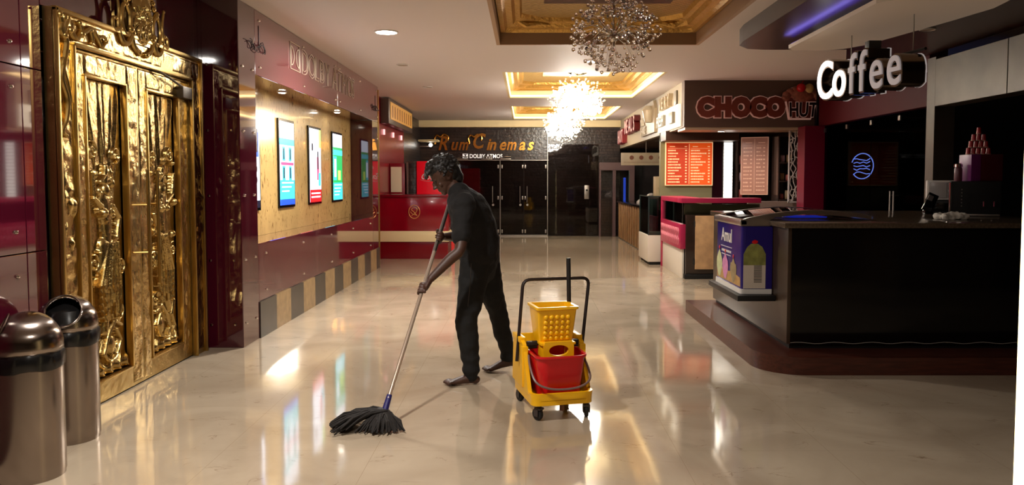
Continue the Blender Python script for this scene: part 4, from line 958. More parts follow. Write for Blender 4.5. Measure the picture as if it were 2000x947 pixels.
for z in (0.25, 0.8): b = B(); b.tube([(2.44, 11.085, z-0.04), (2.44, 11.085, z+0.04)], 0.012, 8); b.obj('hinge', M_blackm, t)
b = B(); b.box(2.3, 3.07, 11.07, 11.45, 0.0, 0.07, 0.01); b.obj('plinth', M_blackm, t)
# glass display case
t = thing('glass_display_case', 'teal glass display case on a white base left of the pink counter', 'display case', (2.3, 13.5, 0))
b = B(); b.box(2.06, 2.6, 12.95, 14.0, 0.05, 0.5, 0.01); b.obj('base', M_white, t)
b = B(); b.box(2.1, 2.58, 13.0, 13.96, 0.0, 0.05); b.obj('plinth', M_blackm, t)
b = B(); b.box(2.08, 2.088, 12.98, 13.98, 0.5, 1.15).box(2.08, 2.58, 12.98, 12.988, 0.5, 1.15).box(2.08, 2.58, 12.98, 13.98, 1.142, 1.15); b.obj('glass_panes', M_tglass, t, smooth=0)
b = B()
for (x, y) in ((2.07, 12.97), (2.07, 13.97), (2.57, 12.97), (2.57, 13.97)): b.box(x, x+0.02, y, y+0.02, 0.5, 1.16)
b.box(2.07, 2.59, 12.97, 12.99, 1.15, 1.165).box(2.07, 2.09, 12.97, 13.99, 1.15, 1.165); b.obj('frame', mat('dark_teal_frame', (50, 66, 66), 0.3, metal=0.5), t, smooth=0)
b = B(); b.box(2.1, 2.57, 13.0, 13.95, 0.82, 0.828); b.obj('shelf', M_tglass, t, smooth=0)
b = B(); b.box(2.50, 2.57, 13.0, 13.95, 0.5, 1.14); b.obj('back_panel', mat('dark_back', (28, 28, 28), 0.3), t, smooth=0)
b = B(); b.box(2.42, 2.62, 14.3, 14.6, 1.1, 1.5, 0.008); b.box(2.42, 2.62, 14.28, 14.3, 1.29, 1.3); tag(b.obj('storage_box', mat('pale_box', (170, 150, 118), 0.5)), 'pale box stacked beside the orange menu board', 'box')
b = B(); b.box(2.35, 2.75, 14.2, 14.9, 0, 1.1, 0.004); tag(b.obj('dark_side_table', M_blackm), 'dark stand behind the display case carrying the pale box', 'stand')
# slatted counter
t = thing('slatted_counter', 'long counter clad in upright wooden slats beyond the display case', 'counter', (2.5, 17.2, 0))
b = B(); b.box(2.34, 2.9, 15.0, 19.3, 0, 0.88); b.obj('body', mat('dark_body', (40, 26, 20), 0.4), t, smooth=0)
y = 15.05
while y < 19.2:
    b = B(); b.box(2.31, 2.34, y, y+0.15, 0.02, 0.88, 0.004); b.obj('slat', mat('tan_slat', (142, 104, 66), 0.35, var=0.25, vscale=5), t); y += 0.36
b = B(); b.box(2.28, 2.95, 14.95, 19.35, 0.88, 0.92, 0.008); b.obj('counter_top', M_black, t)
t = thing('covered_machine', 'white plastic-covered machine on the slatted counter', 'machine', (2.6, 16.2, 0.92))
b = B(); rr = random.Random(2); b.loft([((2.6, 16.2, 0.921), (0.26, 0, 0), (0, 0.3, 0)), ((2.6, 16.2, 1.0), (0.24, 0, 0), (0, 0.27, 0)), ((2.58, 16.2, 1.06), (0.16, 0, 0), (0, 0.2, 0)), ((2.62, 16.2, 1.12), (0.08, 0, 0.02), (0, 0.1, 0)), ((2.63, 16.2, 1.16), (0.02, 0, 0), (0, 0.02, 0))], 18)
b = remeshed(b, 0.012, 3, lambda c, n: 0.02*noise.noise(c*16)); 
for v_ in b.bm.verts: v_.co.z = max(v_.co.z, 0.922)
b.obj('cover', mat('plastic_wrap', (170, 160, 156), 0.25), t)
# hanging strip menu
t = thing('hanging_menu_strip', 'pale horizontal picture menu hanging over the slatted counter', 'menu board', (2.6, 16.0, 1.75))
b = B(); b.box(1.98, 3.1, 16.0, 16.04, 1.74, 2.0, 0.004); b.obj('board', mat('pale_menu', (176, 160, 134), 0.4, var=0.1), t)
b = B()
for k in range(5): b.lathe([(0, -0.004), (0.045, -0.004), (0.045, 0)], (2.2+0.2*k, 16.0, 1.9), 14, 'y')
b.box(2.03, 3.05, 15.996, 16.0, 1.8, 1.806)
b.obj('food_pictures', mat('brown_food', (120, 70, 50), 0.5), t)
for x in (2.5, 3.0): b = B(); b.tube([(x, 16.02, 2.0), (x, 16.02, 2.26)], 0.006, 6); b.obj('hanger', M_alu, t)
for k in range(3): tag(B().box(2.75, 3.2, 13.9+k*1.2, 14.0+k*1.2, 2.25, 2.262, 0.002).obj('soffit_vent', M_alu), ['metal vent slot in the dark soffit, closest to the fascia corner', 'middle metal vent slot in the dark soffit', 'metal vent slot in the dark soffit, deepest inside'][k], 'vent', 'vents in the shop soffit')

# ================================================================== LOUNGE GLASS DOORS ON THE RIGHT
t = thing('dark_glass_doors', 'black tinted glass doors under the maroon header', 'door', (XR, 10.0, 0))
for y0, y1 in ((8.46, 9.2), (9.21, 9.95), (9.96, 10.7), (10.71, 11.48)):
    b = B(); b.box(XR+0.05, XR+0.062, y0, y1, 0.02, 2.23); b.obj('glass_leaf', M_dglass, t, smooth=0)
    b = B(); b.box(XR+0.03, XR+0.08, y1-0.05, y1, 2.14, 2.2, 0.003); b.obj('patch_fitting', M_alu, t)
for y in (9.17, 9.26): b = B(); b.tube([(XR-0.01, y, 0.95), (XR-0.01, y, 1.3)], 0.012, 10); [b.tube([(XR-0.01, y, z), (XR+0.05, y, z)], 0.007, 8) for z in (1.0, 1.25)]; b.obj('pull_handle', M_alu, t)
t = thing('neon_window_sign', 'small oval scribble of blue-white neon behind the dark glass', 'neon sign', (XR+0.4, 10.6, 1.5))  # glowing tubes added in place of a blue reflection on the door glass
b = B(); cy0, cz0 = 10.35, 1.62; X = XR+0.12
b.tube([(X, cy0+0.34*math.cos(a), cz0+0.17*math.sin(a)) for a in [R(20+300*k/20) for k in range(21)]], 0.007, 6)
rr = random.Random(6)
for k in range(5):
    z = cz0+0.09-0.045*k; b.tube([(X, cy0+0.26-0.1*i, z+rr.uniform(-0.02, 0.02)) for i in range(6)], 0.006, 5)
b.obj('tubes', mat('neon_blue', (120, 150, 255), 0.4, emit=3.5), t)

# ================================================================== COFFEE ISLAND
t = thing('counter_platform', 'low reddish wood platform with a rounded corner under the black counter', 'platform', (3.0, 7.0, 0))
def rounded(x0, x1, y0, y1, r, corners=(1, 1, 1, 1), n=10):
    pts = []
    for (cx, cyy, a0, on) in ((x0+r, y0+r, 180, corners[0]), (x1-r, y0+r, 270, corners[1]), (x1-r, y1-r, 0, corners[2]), (x0+r, y1-r, 90, corners[3])):
        if on: pts += [(cx+r*math.cos(R(a0+90*k/n)), cyy+r*math.sin(R(a0+90*k/n))) for k in range(n+1)]
        else: pts.append((x0 if cx < (x0+x1)/2 else x1, y0 if cyy < (y0+y1)/2 else y1))
    return pts
ZF = ((0, 0, 0), (1, 0, 0), (0, 1, 0), (0, 0, 1))
b = B(); b.prism(rounded(1.74, 4.36, 5.57, 8.3, 0.34, (1, 0, 0, 0)), ZF, 0, 0.13); b.obj('platform_body', M_wood, t)
t = thing('coffee_counter', 'large black glossy counter island with brown side under the coffee sign', 'counter', (3.0, 7.0, 0.13))
cx0, cx1, cy0_, cy1_ = 2.01, 4.34, 5.86, 8.2
b = B(); b.box(cx0+0.03, cx1, cy0_+0.015, cy0_+0.06, 0.16, 1.06, 0.004).box(cx1-0.1, cx1, cy0_+0.06, 6.5, 0.16, 1.02); b.obj('front_panel', M_black, t)
b = B(); b.box(cx0, cx0+0.03, cy0_+0.01, cy1_, 0.17, 1.065, 0.004); b.obj('side_panel', mat('dark_brown_gloss', (66, 50, 38), 0.3, ior=1.6), t)
b = B(); b.box(cx0+0.03, cx1, cy0_+0.035, cy1_-0.02, 0.13, 0.17); b.obj('plinth', M_blackm, t)
b = B(); b.box(cx0-0.04, cx1+0.02, cy0_-0.03, cy1_, 1.065, 1.105, 0.006); b.obj('counter_top', mat('dark_granite', (84, 70, 56), 0.12, var=0.3, vscale=60), t)
b = B(); b.box(cx0+0.5, cx1, cy1_-0.5, cy1_-0.02, 0.17, 1.065, 0.004); b.obj('rear_cabinet', M_brown, t)
b = B(); b.tube([(cx0+0.02+0.05*k, cy0_+0.016, 0.175+0.006*math.sin(k*1.1)) for k in range(47)], 0.003, 5); b.obj('led_wire', mat('grey_wire', (150, 140, 130), 0.4), t)
# freezer shelf and freezer
b = B(); b.box(1.70, 2.005, 6.12, 7.1, 0.46, 0.505, 0.004); tag(b.obj('freezer_shelf', M_blackm), 'thin black shelf under the ice cream freezer on the counter side', 'shelf')
t = thing('ice_cream_freezer', 'blue ice cream freezer with a silver curved lid set in the counter side', 'freezer', (1.9, 6.65, 0.475)); FRZ = t
fx0, fx1, fy0, fy1 = 1.755, 2.0, 6.22, 7.04
b = B(); b.prism(rounded(fx0, fx1+0.004, fy0, fy1, 0.03, (1, 0, 0, 1), 5), ((0, 0, 0.0), (1, 0, 0), (0, 1, 0), (0, 0, 1)), 0.515, 1.03); b.obj('cabinet', mat('deep_blue', (36, 26, 110), 0.2), t)
b = B(); b.prism(rounded(fx0-0.01, fx1, fy0-0.01, fy1+0.01, 0.035, (1, 0, 0, 1), 5), ZF, 0.476, 0.515); b.obj('base_rim', M_whitep, t)
b = B(); b.text('Amul', 0.16, (fx0-0.001, 6.86, 0.87), *RW, 0.002, 0.003, sx=1.0); b.box(fx0-0.002, fx0, 6.52, 6.88, 0.82, 0.825).box(fx0-0.002, fx0, 6.55, 6.86, 0.75, 0.755)
for k in range(8): b.box(fx0-0.002, fx0, 6.85-0.04*k-0.028, 6.85-0.04*k, 0.775, 0.795)
b.obj('brand_lettering', M_whitep, t)
b = B(); FX = ((fx0, 7.0, 0), (0, -1, 0), (0, 0, 1), (-1, 0, 0))
b.prism([(0, 0.53), (0.75, 0.53), (0.75, 0.60), (0.5, 0.63), (0.3, 0.61), (0.0, 0.66)], FX, 0.0005, 0.002); b.obj('sundae_band', mat('yellow_orange_print', (180, 140, 80), 0.4, var=0.3, vscale=14), t)
for k, (yy, hh, c, cn) in enumerate(((6.92, 0.2, (196, 200, 150), 'cream'), (6.72, 0.18, (206, 130, 176), 'pink'), (6.46, 0.16, (150, 130, 90), 'brown'))):
    b = B(); b.lathe([(0.0, 0.54), (0.035, 0.545), (0.09, 0.62), (0.098, 0.66), (0.085, 0.70), (0.055, 0.54+hh), (0.02, 0.57+hh), (0.0, 0.585+hh)], (0, 0, 0), 16)
    for v in b.bm.verts: v.co.x = fx0-0.003+v.co.x*0.02
    for v in b.bm.verts: v.co.y += yy
    b.obj('sundae_picture', mat('sundae_'+cn, c, 0.4, var=0.2, vscale=20), t)
    b = B(); b.ball((fx0-0.004, yy, 0.60+hh), 0.018, (0.2, 1, 1), 1); b.obj('cherry_picture', M_redp, t)
FYf = ((1.80, fy0, 0), (1, 0, 0), (0, 0, 1), (0, -1, 0))
b = B(); b.prism([(-0.03, 0.52), (0.15, 0.52), (0.15, 0.71), (-0.03, 0.71)], FYf, 0.0005, 0.003); b.obj('cone_sleeve', mat('cone_white', (214, 200, 184), 0.4), t)
b = B(); b.prism([(-0.03, 0.71), (0.15, 0.71), (0.15, 0.80), (0.12, 0.86), (0.085, 0.885), (0.03, 0.885), (0.0, 0.86), (-0.03, 0.80)], FYf, 0.0005, 0.003); b.obj('ice_cream_scoop', mat('pistachio', (142, 142, 76), 0.4, var=0.3, vscale=18), t)
b = B()
for k in range(13): b.prism([(0.055, 0.57+0.011*k), (0.12, 0.57+0.011*k), (0.12, 0.575+0.011*k), (0.055, 0.575+0.011*k)], FYf, 0.003, 0.004)
b.obj('sleeve_print', M_blackm, t)
b = B(); b.ball((1.86, fy0-0.004, 0.9), 0.022, (1.3, 0.2, 0.8), 1); b.obj('cherry_picture', M_redp, t)
# curved silver lid
prof = [(1.745, 1.03), (1.74, 1.075), (1.80, 1.095), (1.95, 1.125), (2.1, 1.145), (2.3, 1.16), (2.5, 1.155), (2.7, 1.135), (2.8, 1.11), (2.8, 1.085), (2.6, 1.11), (2.3, 1.13), (2.02, 1.10), (1.98, 1.08), (1.98, 1.03)]
b = B(); b.prism(prof, ((0, fy0-0.01, 0), (1, 0, 0), (0, 0, 1), (0, 1, 0)), 0, 0.05).prism(prof, ((0, fy1-0.03, 0), (1, 0, 0), (0, 0, 1), (0, 1, 0)), 0, 0.05); b.box(1.735, 1.80, fy0-0.01, fy1+0.02, 1.03, 1.085, 0.012); b.obj('lid_frame', mat('bright_metal', (206, 200, 194), 0.3, metal=1.0), t)
gl = [(x, z-0.004) for x, z in prof[2:9]]; b = B()
vs = [(x, y, z) for y in (fy0+0.04, fy1-0.03) for x, z in gl]; n = len(gl); b.raw(vs, [[i, i+1, n+i+1, n+i] for i in range(n-1)]); b.obj('lid_glass', clear_glass('lid_glass', (0.8, 0.8, 0.8), 1.6), t)
b = B(); b.box(2.3, 2.62, fy0+0.45, fy1-0.1, 1.077, 1.085, 0.003); b.obj('blue_light', mat('blue_glow', (40, 60, 230), 0.4, emit=0.12), t)
FRZ.location.z += 0.03
# white crumpled cloth on the counter
b = B(); b.box(3.42, 3.62, 6.25, 6.45, 1.07, 1.12, 0.02); b = remeshed(b, 0.008, 4, lambda c, n: 0.022*noise.noise(c*18)+0.01*noise.noise(c*45))
for v in b.bm.verts: v.co.z = max(v.co.z, 1.071)
tag(b.obj('crumpled_cloth', mat('white_cloth', (200, 190, 176), 0.8)), 'crumpled white cloth lying on the black counter top', 'cloth')


# things standing on the island
t = thing('till_drawer', 'black till drawer under the white microwave on the island', 'till', (4.22, 7.75, 1.07), R(-25))
b = B(); b.box(4.06, 4.38, 7.62, 7.95, 1.07, 1.19, 0.006); b.obj('body', M_blackm, t); b = B(); b.box(4.08, 4.36, 7.61, 7.62, 1.09, 1.17, 0.003); b.obj('drawer_front', M_black, t)
t = thing('microwave', 'small white microwave on top of the black till drawer', 'microwave', (4.22, 7.8, 1.19), R(-25))
b = B(); b.box(4.08, 4.34, 7.62, 7.9, 1.2, 1.392, 0.008); b.obj('body', M_whitep, t)
for x in (4.11, 4.31): b = B(); b.box(x-0.01, x+0.01, 7.66, 7.68, 1.19, 1.202); b.obj('foot', M_blackm, t)
b = B(); b.box(4.095, 4.255, 7.608, 7.62, 1.22, 1.375, 0.004); b.obj('door', mat('pale_window', (190, 184, 178), 0.2), t)
b = B(); b.box(4.265, 4.325, 7.61, 7.62, 1.3, 1.37, 0.002).box(4.265, 4.325, 7.61, 7.62, 1.22, 1.28, 0.002); b.obj('control_panel', mat('grey_panel', (130, 122, 118), 0.3), t)
t = thing('card_terminal', 'small black card terminal tilted up beside the microwave', 'card terminal', (3.9, 7.4, 1.07))
b = B(); b.box(3.84, 3.92, 7.38, 7.44, 1.07, 1.11, 0.01); b.box(3.83, 3.93, 7.36, 7.38, 1.09, 1.27, 0.006, Matrix.Rotation(R(24), 3, 'Y')); b.obj('body', M_black, t)
b = B(); b.box(3.85, 3.9, 7.352, 7.358, 1.2, 1.25, 0.001, Matrix.Rotation(R(24), 3, 'Y')); b.obj('screen', mat('grey_panel', (130, 122, 118), 0.3), t)
t = thing('espresso_machine', 'tall dark coffee machine at the wall end of the island', 'coffee machine', (4.14, 7.1, 1.07), R(-25))
b = B(); b.box(3.94, 4.34, 6.94, 7.16, 1.09, 1.385, 0.012); b.obj('body', mat('machine_dark', (26, 23, 22), 0.5, spec=0.2), t)
b = B(); b.box(3.95, 4.33, 6.9, 7.16, 1.07, 1.09, 0.004); b.obj('drip_tray', M_alu, t)
b = B()
for z in (1.16, 1.19, 1.22, 1.25, 1.28, 1.31): b.lathe([(0, -0.003), (0.005, -0.003), (0.005, 0)], (4.03, 6.94, z), 10, 'y')
b.obj('buttons', M_alu, t)
for x in (4.2, 4.28): b = B(); b.tube([(x, 6.93, 1.2), (x, 6.89, 1.2), (x, 6.89, 1.16)], 0.008, 8); b.obj('spout', M_chrome, t)
b = B(); b.tube([(3.935, 6.9, 1.07), (3.935, 6.9, 1.37), (3.935, 7.14, 1.37)], 0.006, 8); b.obj('side_rail', M_chrome, t)
t = thing('metal_jar', 'small jar with a shiny lid on the dark coffee machine', 'jar', (3.99, 7.1, 1.385))
b = B(); b.lathe([(0, 1.386), (0.032, 1.386), (0.034, 1.40), (0.034, 1.5), (0.028, 1.515), (0, 1.515)], (3.99, 7.1, 0), 20); b.obj('body', mat('plum_jar', (110, 60, 66), 0.3), t)
b = B(); b.lathe([(0.036, 1.515), (0.036, 1.54), (0.02, 1.55), (0, 1.55)], (3.99, 7.1, 0), 20); b.obj('lid', M_chrome, t)
tag(B().box(4.05, 4.14, 7.0, 7.2, 1.386, 1.63, 0.006).obj('purple_carton', mat('purple_card', (120, 34, 110), 0.35)), 'purple carton on the coffee machine under the red cups', 'carton')
tag(B().box(4.142, 4.34, 7.0, 7.2, 1.386, 1.63, 0.006).obj('dark_red_carton', mat('dark_red_card', (84, 14, 24), 0.35)), 'wide dark red carton on the coffee machine beside the purple carton', 'carton')
cupm = mat('red_paper_cup', (176, 24, 34), 0.3); rimm = mat('cup_rim', (214, 150, 130), 0.4)
proto = None; zr = 1.631; hcup = 0.062
rows = [(5, 'bottom row'), (4, 'second row'), (3, 'third row'), (1, 'very top')]
for ri, (nn, rl) in enumerate(rows):
    for k in range(nn):
        x = 4.145 + (k-(nn-1)/2)*0.046
        pos = ['at the wine-dark doors end', 'second', 'in the middle', 'fourth', 'at the wall end'][k if nn > 3 else k+1]
        lab = 'single red paper cup at the very top of the pyramid' if nn == 1 else 'red paper cup in the %s of the pyramid, %s' % (rl, pos)
        if proto is None:
            proto = thing('paper_cup', lab, 'cup', (x, 7.06, zr), 0, 'red paper cups in a pyramid')
            b = B(); b.lathe([(0.0, 0.0), (0.021, 0.0), (0.016, hcup-0.004), (0.0, hcup-0.004)], n=18); b.obj('cup_body', cupm, proto, local=True)
            b = B(); b.lathe([(0.0225, 0.0), (0.0225, 0.006), (0.0212, 0.006)], n=18); b.obj('rim', rimm, proto, local=True)
        else:
            c = dup(proto, None, (x, 7.06, zr)); c['label'] = lab
    zr += hcup

# ================================================================== COFFEE SIGN
P0, P1 = Vector((2.64, 7.02, 2.155)), Vector((2.80, 5.72, 2.155))
u = (P1-P0).normalized(); v = Vector((0, 0, 1)); nrm = u.cross(v)
t = thing('coffee_sign', 'hanging white letters with deep dark chrome sides over the counter island', 'sign', ((P0+P1)/2+Vector((0.1, 0, 0.2))))
M_sign = mat('acrylic_letter_face', (190, 176, 174), 0.25, emit=0.12, ecol=(226, 214, 214)); M_signlit = mat('acrylic_letter_lit', (255, 250, 246), 0.25, emit=1.3)
M_side = mat('dark_chrome_sides', (110, 92, 76), 0.16, metal=1.0); M_blk = M_black; M_backlit = mat('acrylic_back_face', (200, 192, 190), 0.25, emit=0.22)
xx = 0.0
for i, (ch, dx) in enumerate(zip('Coffee', (0.27, 0.26, 0.15, 0.16, 0.235, 0.23))):
    o = P0 + u*xx; xx += dx
    mface = M_signlit if i < 2 else M_sign
    b = B(); b.text(ch, 0.47, o - nrm*0.19, u, v, 0.185, 0.016, sx=0.86, res=6); b.obj('letter_side', M_side, t)
    b = B(); b.text(ch, 0.47, o - nrm*0.004, u, v, 0.012, 0.002, sx=0.86, res=6); b.obj('letter_face', mface, t)
    b = B(); b.text(ch, 0.47, o - nrm*0.20 - v*0.0, u, v, 0.01, 0.02, sx=0.86, res=6); b.obj('letter_back', M_backlit, t)
b = B(); b.tube([P0+u*0.05-nrm*0.2+v*0.12, P0+u*1.25-nrm*0.2+v*0.12], 0.012, 8).tube([P0+u*0.05-nrm*0.2+v*0.26, P0+u*1.25-nrm*0.2+v*0.26], 0.012, 8); b.obj('back_rail', M_blackm, t)
b = B(); q = P0+u*0.72-nrm*0.1; b.box(q.x-0.05, q.x+0.05, q.y-0.04, q.y+0.04, 2.46, 2.56, 0.004); b.obj('driver_box', M_blackm, t)
for k in (0.22, 1.1):
    q = P0+u*k-nrm*0.2; b = B(); b.tube([q+v*0.26, Vector((q.x, q.y, 2.79))], 0.004, 6); b.obj('hanging_wire', M_alu, t)
# white rounded ceiling raft with blue cove light
t = thing('ceiling_raft', 'beige rounded ceiling raft with violet-blue edge light under the dark dropped ceiling', 'ceiling raft', (2.95, 6.6, 2.72))
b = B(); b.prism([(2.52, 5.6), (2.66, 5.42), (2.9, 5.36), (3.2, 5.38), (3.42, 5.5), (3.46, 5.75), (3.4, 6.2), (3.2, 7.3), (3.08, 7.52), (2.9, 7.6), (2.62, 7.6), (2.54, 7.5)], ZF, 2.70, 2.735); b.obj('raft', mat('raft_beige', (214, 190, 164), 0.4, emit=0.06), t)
b = B(); b.box(2.56, 2.58, 5.6, 7.5, 2.737, 2.747); b.obj('blue_strip', mat('violet_led', (84, 70, 255), 0.5, emit=0.7), t)
b = B(); b.box(2.7, 3.1, 5.7, 7.3, 2.735, 2.79); b.obj('hanger', SL, t)
l = area_light('blue_cove_lamp', Vector((2.5, 6.5, 2.745)) - t.location, (R(180), 0, 0), 0.06, 0.55, (0.25, 0.2, 1.0), 'RECTANGLE', 1.9); l.parent = t

# ================================================================== BACKLIT PANEL AT THE FRAME EDGE
t = thing('backlit_stand', 'tall glowing warm white light box at the very edge by the counter', 'light box', (1.62, 2.2, 0))
b = B(); b.box(1.462, 2.0, 2.16, 2.26, 0.0, 1.9, 0.006); b.obj('casing', mat('red_brown_edge', (90, 30, 18), 0.4), t)
b = B(); b.box(1.457, 1.99, 2.148, 2.16, 0.03, 1.88, 0.002).box(1.455, 1.462, 2.15, 2.25, 0.03, 1.88, 0.001); b.obj('lit_face', mat('warm_lit_face', (255, 232, 168), 0.4, emit=2.6), t)

# ================================================================== BINS
M_bag = mat('black_bin_bag', (12, 11, 11), 0.25)
def bin_(x, y, rz, label, hole):
    t = thing('waste_bin', label, 'bin', (x, y, 0), rz, 'domed steel waste bins')
    r = 0.15
    b = B(); b.lathe([(0, 0), (r*0.97, 0), (r*0.97, 0.02), (r, 0.022), (r, 0.56), (0, 0.56)], n=48); b.obj('drum', M_steel, t, local=True)
    b = B(); b.lathe([(r*1.0, 0.53), (r*1.05, 0.535), (r*1.07, 0.56), (r*1.05, 0.60), (r*1.0, 0.615)], n=72)
    for vv in b.bm.verts:
        a = math.atan2(vv.co.y, vv.co.x); k = 1+0.015*math.sin(a*7+vv.co.z*60)+0.006*math.sin(a*17); vv.co.x *= k; vv.co.y *= k; vv.co.z += 0.006*math.sin(a*5)
    b.obj('bag', M_bag, t, local=True)
    # dome shell with a round mouth
    b = B(); n, m = 96, 40; vs = []; R_ = r*1.02; hz = 0.185
    d = Vector(hole).normalized()
    prof = [(R_, 0.61), (R_, 0.635)] + [(R_*math.cos(a), 0.635+hz*math.sin(a)*0.9) for a in [R(90*k/m) for k in range(m+1)]]
    for rr, h in prof:
        for k in range(n): a = 2*math.pi*k/n; vs.append(Vector((rr*math.cos(a), rr*math.sin(a), h)))
    def inh(p):
        q = (p - Vector((0, 0, 0.64))); q = Vector((q.x, q.y, q.z*0.95)); return q.length > 1e-6 and q.normalized().dot(d) > math.cos(R(34)) and p.z > 0.645
    fs = []
    for i in range(len(prof)-1):
        for k in range(n):
            f = [i*n+k, i*n+(k+1) % n, (i+1)*n+(k+1) % n, (i+1)*n+k]
            c = (vs[f[0]]+vs[f[2]])/2
            if not inh(c): fs.append(f)
    b.raw(vs, fs)
    lone = [q for q in b.bm.verts if not q.link_faces]; bmesh.ops.delete(b.bm, geom=lone, context='VERTS')
    o = b.obj('dome_lid', M_steel, t, local=True)
    sd = o.modifiers.new('s', 'SOLIDIFY'); sd.thickness = 0.003; sd.offset = -1
    # rolled rim round the mouth
    e1 = d.orthogonal().normalized(); e2 = d.cross(e1); pts = []
    for k in range(40):
        a = 2*math.pi*k/40; q = d*math.cos(R(34))+ (e1*math.cos(a)+e2*math.sin(a))*math.sin(R(34)); 
        q = Vector((q.x*R_, q.y*R_, q.z/0.95*R_*1.08)); p = Vector((0, 0, 0.64))+q
        p.z = max(p.z, 0.65); pts.append(p)
    b = B(); b.tube(pts, 0.004, 8, closed=True); b.obj('mouth_rim', M_steel, t, local=True)
    b = B(); b.lathe([(0, 0.56), (r*0.96, 0.56), (r*0.96, 0.635), (r*0.7, 0.72), (r*0.1, 0.76), (0, 0.76)], n=32); b.obj('inner_liner', M_bag, t, local=True)
    return t
bin_(-2.40, 3.66, 0, 'steel domed waste bin closest to the camera, mouth turned to the wall side', (-0.75, -0.5, 0.5))
bin_(-2.53, 4.20, 0, 'steel domed waste bin standing behind the first, wide mouth open towards the floor', (0.30, -0.75, 0.62))

# ================================================================== MOP BUCKET CART
cart = thing('mop_bucket_cart', 'yellow mop wringer cart with red bucket and black push handle', 'mop cart', (0.225, 4.51, 0), R(14))
def L(b, name, m, parent=cart, smooth=30): return b.obj(name, m, parent, local=True, smooth=smooth)
# chassis tray (front towards -y)
b = B(); outer = rounded(-0.19, 0.19, 0.0, 0.50, 0.05)
b.prism(outer, ZF, 0.095, 0.125)
inner = rounded(-0.17, 0.17, 0.02, 0.48, 0.04); n = len(outer)
vs = [(x, y, 0.12) for x, y in outer]+[(x*1.03, y, 0.165) for x, y in outer]+[(x*1.02, y, 0.165) for x, y in inner]+[(x, y, 0.12) for x, y in inner]
b.raw(vs, [[r_*n+k, r_*n+(k+1) % n, ((r_+1) % 4)*n+(k+1) % n, ((r_+1) % 4)*n+k] for r_ in range(4) for k in range(n)])
L(b, 'chassis_tray', M_yellow)
for s in (-1, 1):
    b = B(); b.prism([(0.08, 0.15), (0.5, 0.15), (0.47, 0.44), (0.30, 0.45), (0.22, 0.42)], ((s*0.185, 0, 0), (0, 1, 0), (0, 0, 1), (1, 0, 0)), -0.012, 0.012)
    b.box(s*0.185-0.02, s*0.185+0.02, 0.27, 0.47, 0.42, 0.455, 0.006)
    b.box(s*0.185-0.02, s*0.185+0.02, 0.2, 0.24, 0.16, 0.41, 0.006)
    L(b, 'side_wall', M_yellow)
b = B(); b.box(-0.19, 0.19, 0.47, 0.495, 0.15, 0.44, 0.006); L(b, 'rear_wall', M_yellow)
# bucket
b = B(); def_r = []
def rrect(hx, hy, cy, r, z, n=6): return [(x, y+cy, z) for x, y in rounded(-hx, hx, -hy, hy, r, n=n)]
lv = [rrect(0.125, 0.13, 0.19, 0.05, 0.127), rrect(0.13, 0.14, 0.19, 0.05, 0.14), rrect(0.152, 0.17, 0.185, 0.06, 0.37), rrect(0.162, 0.18, 0.185, 0.065, 0.372), rrect(0.162, 0.18, 0.185, 0.065, 0.385), rrect(0.148, 0.165, 0.185, 0.06, 0.383), rrect(0.128, 0.135, 0.19, 0.05, 0.16)]
n = len(lv[0]); vs = [p for l_ in lv for p in l_]
b.raw(vs, [[i*n+k, i*n+(k+1) % n, (i+1)*n+(k+1) % n, (i+1)*n+k] for i in range(len(lv)-1) for k in range(n)]+[list(range(n))[::-1], [6*n+k for k in range(n)]])
bucket = L(b, 'bucket', M_redp)
b = B(); pts = smooth_pts([(-0.168, 0.185, 0.385), (-0.178, 0.10, 0.30), (-0.165, 0.0, 0.23), (-0.10, -0.035, 0.20), (0.0, -0.04, 0.195), (0.10, -0.035, 0.20), (0.165, 0.0, 0.235), (0.178, 0.10, 0.31), (0.168, 0.185, 0.385)], 5) if False else None
ctrl = [(-0.168, 0.185, 0.36), (-0.180, 0.10, 0.31), (-0.168, 0.01, 0.24), (-0.10, -0.02, 0.205), (0.0, -0.025, 0.195), (0.10, -0.02, 0.205), (0.168, 0.01, 0.24), (0.180, 0.10, 0.30), (0.168, 0.185, 0.36)]
P = [Vector(ctrl[0])]+[Vector(c) for c in ctrl]+[Vector(ctrl[-1])]; pts = []
for i in range(1, len(P)-2):
    for k in range(5):
        tt = k/5; a, c, d, e = P[i-1:i+3]; pts.append(0.5*((2*c)+(-a+d)*tt+(2*a-5*c+4*d-e)*tt*tt+(-a+3*c-3*d+e)*tt**3))
pts.append(P[-1]); b = B(); b.tube(pts, 0.007, 8); b.obj('bail_handle', mat('grey_plastic_handle', (120, 96, 92), 0.4), bucket, local=True)
# wringer: funnel with knobbed face, lower bracket with oval hole
zt, zb = 0.66, 0.44
lv = [rrect(0.106, 0.075, 0.24, 0.012, zb), rrect(0.124, 0.11, 0.24, 0.015, zt-0.02), rrect(0.134, 0.12, 0.24, 0.015, zt-0.015), rrect(0.134, 0.12, 0.24, 0.015, zt), rrect(0.115, 0.10, 0.24, 0.012, zt), rrect(0.097, 0.066, 0.24, 0.01, zb+0.01)]
b = B(); n = len(lv[0]); b.raw([p for l_ in lv for p in l_], [[i*n+k, i*n+(k+1) % n, (i+1)*n+(k+1) % n, (i+1)*n+k] for i in range(5) for k in range(n)]+[list(range(n))[::-1], [5*n+k for k in range(n)]])
wr = L(b, 'wringer_funnel', M_yellow)
b = B()
for r_ in range(5):
    for c in range(5):
        z = zb+0.025+0.033*r_; y = 0.163-0.035*(z-zb)/(zt-zb-0.02); x = -0.07+0.035*c
        b.ball((x, y, z), 0.0155, (1, 0.7, 1), 2)
b.obj('face_knobs', M_yellow, wr, local=True)
b = B(); hole = [(0.062*math.cos(a), 0.40+0.033*math.sin(a)) for a in [2*math.pi*k/28 for k in range(28)]]
outr = []
